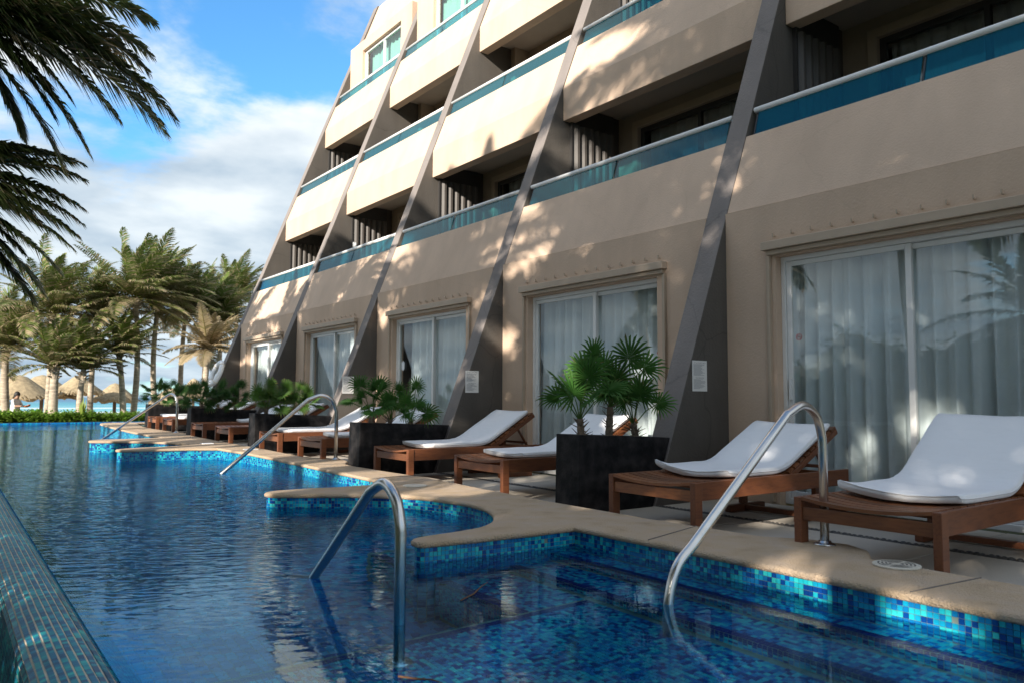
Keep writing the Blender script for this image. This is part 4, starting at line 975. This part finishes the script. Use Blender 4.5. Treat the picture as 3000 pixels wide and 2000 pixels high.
# large palms on the far side of the water: fronds in the corner, shade and reflections
def aim(crown, tip, L):                            # launch angles that land a frond tip near a point
    v = Vector(tip)-Vector(crown); az = math.atan2(v.y, v.x); rh = math.hypot(v.x, v.y); best = None
    for e in range(-60, 90, 5):
        for Lk in (.6, .75, .9, 1.05, 1.2):
            d = Vector((math.cos(R(e)), 0, math.sin(R(e)))); p = Vector((0,0,0))
            for i in range(16):
                t = i/16; d = (d+Vector((0,0,-1.1))*(.25+1.1*t)/16).normalized(); p += d*L*Lk/16
            c = (p.x-rh)**2+(p.z-v.z)**2
            if best is None or c < best[0]: best = (c, e, Lk)
    return az, R(best[1]), L*best[2]
def aimed_fronds(palm, crown, tips, L, seedv, dist):
    rnd = random.Random(seedv); crown_o = [c for c in palm.children if c.name.startswith('crown')][0]; base = palm.location
    for (px, py) in tips:
        p = dirpt(px, dist); p.z = zat(py, dist, px); az, el, Lk = aim(crown, p, L)
        frond(rnd, az, el, Lk, 120, Vector((0,0,0)), 1.1, (.075,.115,.040), .12, leaf_len=.27, wleaf=.040).build('frond', 'leaf', crown_o, tuple(Vector(crown)-base), colors=True)
def crown_at(px, py, dist):
    p = dirpt(px, dist); p.z = zat(py, dist, px); return p
ca = crown_at(-300, -80, 11.0); cb = crown_at(-380, 520, 11.5)
pa = coconut_palm('near palm whose dark fronds hang into the upper left corner', (ca.x-.6, ca.y+.2, -.15), ca, 16, 3.2, 500, Vector((-.1,0,0)), nl=60, wleaf=.045, trunk_r=.14, dry=.12, group='palms across the pool', el_range=(80,-20), grav=1.1, leaf_len=.23, tint=(.024,.046,.014), azs=[1.9,2.4,2.9,3.4,3.9,4.4,1.4])
aimed_fronds(pa, ca, [(455,400),(425,320),(440,175),(300,345),(180,330),(430,60),(90,300),(360,130),(250,230),(60,200),(390,250),(150,130),(210,420),(130,440),(60,400),(20,350)], 3.4, 61, 10.6)
pb = coconut_palm('near palm whose drooping fronds show at the left edge', (cb.x-.5, cb.y+.3, -.15), cb, 14, 2.7, 501, Vector((-.1,0,0)), nl=60, wleaf=.045, trunk_r=.14, dry=.12, group='palms across the pool', el_range=(70,-20), grav=1.1, leaf_len=.23, tint=(.024,.046,.014), azs=[1.9,2.4,2.9,3.4,3.9,4.4,1.4])
aimed_fronds(pb, cb, [(235,655),(190,600),(222,705),(130,745),(70,830),(110,650),(20,430),(60,560),(30,720),(210,690),(195,735),(90,850),(45,790),(150,775),(10,640),(170,490),(90,460),(205,540),(60,880),(20,860)], 2.9, 62, 11.0)
NEARP = [ # x, y, crown z, fronds, length, label
 (-5.0, -3.6, 12.0, 30, 3.8, 'tallest shade palm behind the camera'),
 (-4.6, -2.2, 9.0, 30, 3.6, 'tall shade palm behind the camera'),
 (-5.6, -3.4, 6.3, 28, 3.4, 'low shade palm behind the camera'),
 (-4.4, 0.6, 10.4, 30, 3.6, 'tall shade palm left of the camera'),
 (-5.4, 1.2, 7.6, 30, 3.6, 'shade palm of middling height left of the camera'),
 (-4.6, 2.9, 5.4, 28, 3.2, 'low shade palm left of the camera'),
 (-5.2, 5.4, 6.6, 30, 3.4, 'spreading palm at the back of the lawn'),
 (-7.6, 4.2, 9.0, 28, 3.4, 'high palm at the back of the lawn'),
 (-6.8, -7.5, 9.4, 28, 3.6, 'far shade palm on the lawn'),
 (-7.4, -1.0, 5.0, 26, 3.2, 'bushy low palm on the lawn'),
 (-9.6, 3.4, 2.6, 20, 2.9, 'young low palm added before the hedge for the reflections'),  # unseen young palms, added to fill the bright band in the door reflections
 (-10.4, -2.2, 3.3, 20, 3.0, 'second young palm added before the hedge for the reflections'),
 (-9.8, -6.5, 2.8, 20, 3.0, 'third young palm added before the hedge for the reflections'),
 (-10.2, 8.0, 3.2, 20, 3.0, 'fourth young palm added before the hedge for the reflections'),
 (-3.4, -0.9, 7.0, 30, 3.4, 'leaning shade palm by the water'),
 (-6.0, -1.2, 11.2, 30, 3.6, 'slender shade palm on the lawn'),
 (-3.3, 12.3, 5.4, 24, 3.1, 'low palm across the far steps'),
 (-3.6, 15.8, 5.9, 24, 3.2, 'palm across the far end of the pool'),
 (-6.5, 9.6, 7.2, 24, 3.3, 'palm on the lawn across the second steps')]
for i, (x, y, z, nf, L, lab) in enumerate(NEARP):
    coconut_palm(lab, (x-.5, y-.3, -.15), (x, y, z), nf, L, 510+i, Vector((.2,-.1,0)), nl=50, wleaf=.078, trunk_r=.14, dry=.12, group='palms across the pool', el_range=(75,-35), grav=1.15, leaf_len=.26, tint=(.030,.060,.018))

# ---- hedge of low glossy plants behind the pool end
rnd = random.Random(5); q = MB()
for i in range(7000):
    px = rnd.uniform(-80, 560); dist = 33.2+abs(rnd.gauss(0, 1))*2.2; b = dirpt(px, dist)
    if b.y < 32.2: continue
    h = .36+.16*noise.noise((b.x*.6, b.y*.6, 0))+rnd.uniform(-.22,.08); b.z = gz(b.y)+max(.05, h*1.0)+.10*(dist < 36)
    c0 = lerp((.12,.26,.025), (.32,.48,.07), rnd.random())
    for k in range(5):
        an = rnd.uniform(0, 6.28); d = Vector((math.cos(an), math.sin(an), rnd.uniform(.1,.9))).normalized(); s_ = d.cross(UP).normalized()*.035; l = rnd.uniform(.09,.17); c = b+Vector((rnd.gauss(0,.05),rnd.gauss(0,.05),rnd.uniform(-.18,.04)))
        q.col = lerp(c0, (.14,.26,.04), rnd.random()*.5); q.add([c, c+d*l*.55+s_, c+d*l, c+d*l*.55-s_], [(0,1,2,3)])
stuff(q.build('ground_cover', 'leaf', colors=True), 'low bright green ground cover along the end of the pool', 'ground cover')
m = MB(); 
for (x0,x1,y0,y1,z1) in ((-6,1.0,32.0,38,.0),(1.0,9,32.0,38,.0)): m.box(x0,x1,y0,y1,-1.2,.0)
structure(m.build('planting_bed', 'soil'))
q = MB(); rnd = random.Random(8); b = dirpt(250, 33.4)
for k in range(6):
    an = rnd.uniform(0,6.28); d = Vector((math.cos(an)*.16, math.sin(an)*.16, 1)).normalized(); s_ = IMR*.05; L = rnd.uniform(.55,.95); q.col = (.22,.28,.05)
    q.add([-s_*.5, s_*.5, d*L*.6+s_, d*L*.6-s_, d*L+IMR*.03], [(0,1,2,3),(3,2,4)])
o = q.build('leaf_sprout', 'leaf', None, (b.x,b.y,.05), colors=True); tag(o, 'upright yellow green sprout standing in the ground cover', 'plant')
q = MB(); q.col = (.10,.22,.03); b = dirpt(116, 34)
for k in range(5):
    d = Vector((math.cos(k*1.3)*.5, math.sin(k*1.3)*.5, .9)); c = d*.22; s_ = d.cross(UP).normalized()*.13; q.add([c-d*.12, c+s_, c+d*.16, c-s_], [(0,1,2,3)]); q.tube([(0,0,-.3), c-d*.12], .012, 5)
o = q.build('broadleaf_plant', 'leaf', None, (b.x,b.y,.18), colors=True); tag(o, 'round leaved plant at the left end of the ground cover', 'plant')

# ---- unseen hedge added across the pool to break up the door reflections
rnd = random.Random(15); q = MB()
def hh(y): return 2.7+1.5*noise.noise((y*.28, 2.5, 4))+.7*noise.noise((y*.9, 7.5, 1))
for i in range(17000):
    y = rnd.uniform(-26, 30); H_ = hh(y); z = rnd.random()**.7*H_+rnd.gauss(0,.08); w = .95*(1-.35*max(0, z/H_)**3); x = -13+w*rnd.uniform(.6,1.08)*(1 if rnd.random() < .7 else -1)
    c = Vector((x, y, z-.1)); an = rnd.uniform(0,6.28); d = Vector((math.cos(an), math.sin(an), rnd.uniform(-.3,.8))).normalized(); s_ = d.cross(UP).normalized()*.07; l = rnd.uniform(.14,.28)
    q.col = lerp((.03,.075,.015), (.08,.15,.03), rnd.random()); q.add([c, c+d*l*.5+s_, c+d*l, c+d*l*.5-s_], [(0,1,2,3)])
hd = thing('hedge', 'unseen hedge with an uneven top added behind the lawn for the door reflections', 'hedge', (-13, 2, -.12))
o = q.build('foliage', 'leaf', hd, (13,-2,.12), colors=True); o['kind'] = 'stuff'
q = MB(); ns = 112
for i in range(ns+1):
    y = -28+56*i/ns
    for x, t in ((.6,0),(.6,.75),(.25,.93),(-.25,.93),(-.6,.75),(-.6,0)): q.v.append((x, y, t*hh(y+2)))
for i in range(ns):
    for j in range(5): q.face([i*6+j, (i+1)*6+j, (i+1)*6+j+1, i*6+j+1])
q.build('core', 'soil', hd)
# ---- low unseen hedge, added to shade the infinity edge from the sun
rnd = random.Random(25); q = MB()
for i in range(9000):
    y = rnd.uniform(-3.5, 7.2); H_ = 1.75+.4*noise.noise((y*.6, 1.5, 8)); z = rnd.random()**.7*H_+rnd.gauss(0,.05); w = .5*(1-.3*max(0, z/H_)**3); x = -3.1+rnd.uniform(-w, w)*1.05
    c = Vector((x, y, z-.1)); an = rnd.uniform(0,6.28); d = Vector((math.cos(an), math.sin(an), rnd.uniform(-.3,.8))).normalized(); s_ = d.cross(UP).normalized()*.05; l = rnd.uniform(.10,.20)
    q.col = lerp((.03,.075,.015), (.09,.16,.03), rnd.random()); q.add([c, c+d*l*.5+s_, c+d*l, c+d*l*.5-s_], [(0,1,2,3)])
hd = thing('hedge', 'low unseen hedge added along the lawn to shade the infinity edge', 'hedge', (-3.1, 1.8, -.12))
o = q.build('foliage', 'leaf', hd, (3.1,-1.8,.12), colors=True); o['kind'] = 'stuff'
q = MB()
for i in range(24):
    q.tube([(rnd.uniform(-.2,.2), -5+i*.44, 0), (rnd.uniform(-.3,.3), -5+i*.44+rnd.uniform(-.2,.2), 1.2)], [.02,.008], 6)
q.build('stem', 'pole_wood', hd)
# ---- thatched shelters
def palapa(label, px, py_apex, py_eave, dist, rad, seedv):
    rnd = random.Random(seedv); p = dirpt(px, dist); za = zat(py_apex, dist, px); ze = zat(py_eave, dist, px); z0 = gz(p.y)
    t = thing('thatched_shelter', label, 'beach shelter', (p.x, p.y, z0), group='thatched shelters on the beach')
    q = MB(); q.tube([(0,0,0),(0,0,za-z0-.1)], .09, 9); q.build('post', 'pole_wood', t, smooth=True)
    q = MB(); k = 40; rings = [(0.02, za), (.22, za-.10*(za-ze)), (.62, za-.55*(za-ze)), (.93, za-.9*(za-ze)), (1.0, ze), (.97, ze-.10), (.85, ze-.02), (.4, za-.35*(za-ze)-.15)]
    for r2, z in rings:
        for j in range(k):
            a = 2*math.pi*j/k; rr = rad*r2*(1+.035*noise.noise((math.cos(a)*3, math.sin(a)*3, seedv))); jag = rnd.uniform(-.14,.05) if r2 in (1.0,.97) else 0
            q.v.append((rr*math.cos(a), rr*math.sin(a), z-z0+jag))
    for i in range(len(rings)-1):
        for j in range(k): q.face([i*k+j, i*k+(j+1)%k, (i+1)*k+(j+1)%k, (i+1)*k+j])
    q.face(list(range(k))); rf = q.build('thatch_roof', 'thatch', t)
    q = MB()
    for j in range(260):
        a = rnd.uniform(0, 6.28); u = rnd.uniform(.55,1); rr = rad*u; z = za+(ze-za)*(.55+.45*(u-.55)/.45 if u > .55 else u)-z0; d = Vector((math.cos(a), math.sin(a), -.65)); tn = Vector((-math.sin(a), math.cos(a), 0))*.05
        c = Vector((rr*math.cos(a), rr*math.sin(a), z+.03)); q.add([c-tn, c+tn, c+tn*.4+d*.3, c-tn*.4+d*.3], [(0,1,2,3)])
    stuff(q.build('straw_fringe', 'thatch', t)) if False else q.build('straw_fringe', 'thatch', t)
palapa('large thatched shelter at the left, behind the notched palm', 62, 1098, 1162, 44, 1.55, 1)
palapa('thatched shelter between the ringed trunk and the thick short palm', 130, 1098, 1160, 48, 1.75, 2)
palapa('thatched shelter behind the young bright palm', 236, 1100, 1148, 46, 1.15, 3)
palapa('thatched shelter behind the small leaning palm', 343, 1122, 1170, 48, 1.15, 4)
palapa('thatched shelter behind the farthest handrail', 505, 1135, 1178, 52, 1.2, 5)
palapa('thatched shelter cut by the left edge of the picture', -10, 1150, 1178, 58, .85, 6)
palapa('thatched shelter peak near the end of the hotel', 572, 1108, 1160, 56, 1.0, 7)

# ---- lifebuoy on the last fin
ax = Vector((-1,0,.385)).normalized(); rot = ax.to_track_quat('Z', 'Y').to_euler()
lb = thing('lifebuoy', 'white lifebuoy hanging on the sloping end fin', 'lifebuoy', (finx(1.55)-.06, FINY[5]+.11, 1.55)); lb.rotation_euler = rot
q = MB(); K1, K2 = 36, 14
for i in range(K1):
    a = 2*math.pi*i/K1
    for j in range(K2):
        b2 = 2*math.pi*j/K2; rr = .285+.068*math.cos(b2); q.v.append((rr*math.cos(a), rr*math.sin(a), .062*math.sin(b2)))
for i in range(K1):
    for j in range(K2): q.face([i*K2+j, ((i+1)%K1)*K2+j, ((i+1)%K1)*K2+(j+1)%K2, i*K2+(j+1)%K2])
q.build('ring', 'plastic_white', lb, smooth=True)
for i in range(4):
    a = math.pi/4+i*math.pi/2; q = MB()
    pts = [((.285+.072*math.cos(t))*math.cos(a), (.285+.072*math.cos(t))*math.sin(a), .066*math.sin(t)) for t in [2*math.pi*j/12 for j in range(13)]]; q.tube(pts, .012, 6); q.build('strap', 'plastic_cream', lb, smooth=True)

# ---- twigs in the water
for i, (p0, p1, lab) in enumerate((((2.05,3.14,.004),(2.36,3.36,.006),'thin brown twig floating by the dark tile line'), ((1.33,2.42,.004),(1.42,2.28,.004),'short dark twig floating in the foreground'))):
    c = Vector(p0); e = Vector(p1)-c; q = MB(); q.tube([(0,0,0), e*.35+Vector((.01,-.012,0)), e*.7+Vector((.012,.008,0)), e], [.004,.004,.003,.0015], 6); o = q.build('twig', 'twig', None, p0, smooth=True); tag(o, lab, 'twig')

# ---- person sitting beyond the ground cover
def person():
    d0 = dirpt(50, 35.2); d0.z = .16; t = thing('person', 'person in a pale shirt with dark hair sitting beyond the green ground cover', 'person', (d0.x, d0.y, gz(d0.y)+d0.z), math.atan2(-.6,.8))
    J = {'pelvis':(0,0,.52),'spine':(.03,0,.72),'chest':(.07,0,.92),'neck':(.10,0,1.06),'head':(.13,0,1.16),'crown':(.13,0,1.27),
         'shl':(.06,.19,.98),'ell':(.16,.27,.76),'hal':(.42,.20,.74),'shr':(.06,-.19,.98),'elr':(.18,-.28,.76),'har':(.44,-.20,.76),
         'hil':(.02,.10,.50),'knl':(.44,.13,.52),'anl':(.46,.13,.10),'fol':(.62,.14,.05),'hir':(.02,-.10,.50),'knr':(.44,-.13,.52),'anr':(.46,-.13,.10),'for':(.62,-.14,.05)}
    E_ = [('pelvis','spine'),('spine','chest'),('chest','neck'),('neck','head'),('head','crown'),('chest','shl'),('shl','ell'),('ell','hal'),('chest','shr'),('shr','elr'),('elr','har'),('pelvis','hil'),('hil','knl'),('knl','anl'),('anl','fol'),('pelvis','hir'),('hir','knr'),('knr','anr'),('anr','for')]
    rad = dict(pelvis=.15,spine=.14,chest=.15,neck=.055,head=.088,crown=.07,shl=.068,shr=.068,ell=.045,elr=.045,hal=.034,har=.034,hil=.10,hir=.10,knl=.065,knr=.065,anl=.042,anr=.042,fol=.035)
    ks = list(J); me = bpy.data.meshes.new('body'); me.from_pydata([J[k] for k in ks], [(ks.index(a), ks.index(b)) for a, b in E_], [])
    o = bpy.data.objects.new('body', me); col.objects.link(o); sk = o.modifiers.new('skin', 'SKIN'); 
    for i, k in enumerate(ks):
        r0 = rad.get(k, .035); me.skin_vertices[0].data[i].radius = (r0, r0)
    me.skin_vertices[0].data[0].use_root = True; o.modifiers.new('sub', 'SUBSURF').levels = 2
    bpy.context.view_layer.update(); m2 = bpy.data.meshes.new_from_object(o.evaluated_get(bpy.context.evaluated_depsgraph_get())); bpy.data.objects.remove(o); m2.name = 'body'
    m2.materials.clear()
    for k in ('skin', 'shirt', 'shorts'): m2.materials.append(MATS[k])
    for p in m2.polygons:
        c = p.center; p.use_smooth = True
        if c.z > 1.03 or (c.x > .22 and c.z > .62) or c.z < .45: p.material_index = 0
        elif c.z > .56: p.material_index = 1
        else: p.material_index = 2
    inst('body', m2, t)
    h = MB(); n1, n2 = 14, 10
    for i in range(n2+1):
        th = math.pi*.62*i/n2
        for j in range(n1):
            a = 2*math.pi*j/n1; r2 = .108*(1+.06*noise.noise((math.cos(a)*2, math.sin(a)*2, th*2))); x = r2*math.sin(th)*math.cos(a); h.v.append((.115+x-.012, r2*math.sin(th)*math.sin(a)*.9, 1.205+r2*math.cos(th)*1.05-(.05 if x < 0 and i > 6 else 0)))
    for i in range(n2):
        for j in range(n1): h.face([i*n1+j, i*n1+(j+1)%n1, (i+1)*n1+(j+1)%n1, (i+1)*n1+j])
    h.build('hair', 'hair', t, smooth=True)
    b = bpy.data.objects.new('x', None)
    q = MB(); q.box(-.35,.22,-.3,.3,0,.40); o = q.build('stool', 'pole_wood', None, (d0.x, d0.y, gz(d0.y)+d0.z), bevel=.03); o.rotation_euler = (0,0,math.atan2(-.6,.8)); tag(o, 'low block seat under the person beyond the ground cover', 'seat')
    pp = t.matrix_basis @ Vector((.50,0,.76)); q = MB(); q.obox((0,0,0), Vector((.06,0,.02)), Vector((0,.14,0)), Vector((-.02,0,.06)).normalized()*.012); q.obox((.02,.05,.03), Vector((.05,0,.03)), Vector((0,.06,0)), Vector((-.02,0,.06)).normalized()*.012)
    o = q.build('towel', 'orange_cloth', None, pp, bevel=.006); o.rotation_euler = (0,0,math.atan2(-.6,.8)); tag(o, 'small orange cloth in the hands of the seated person', 'cloth')
person()
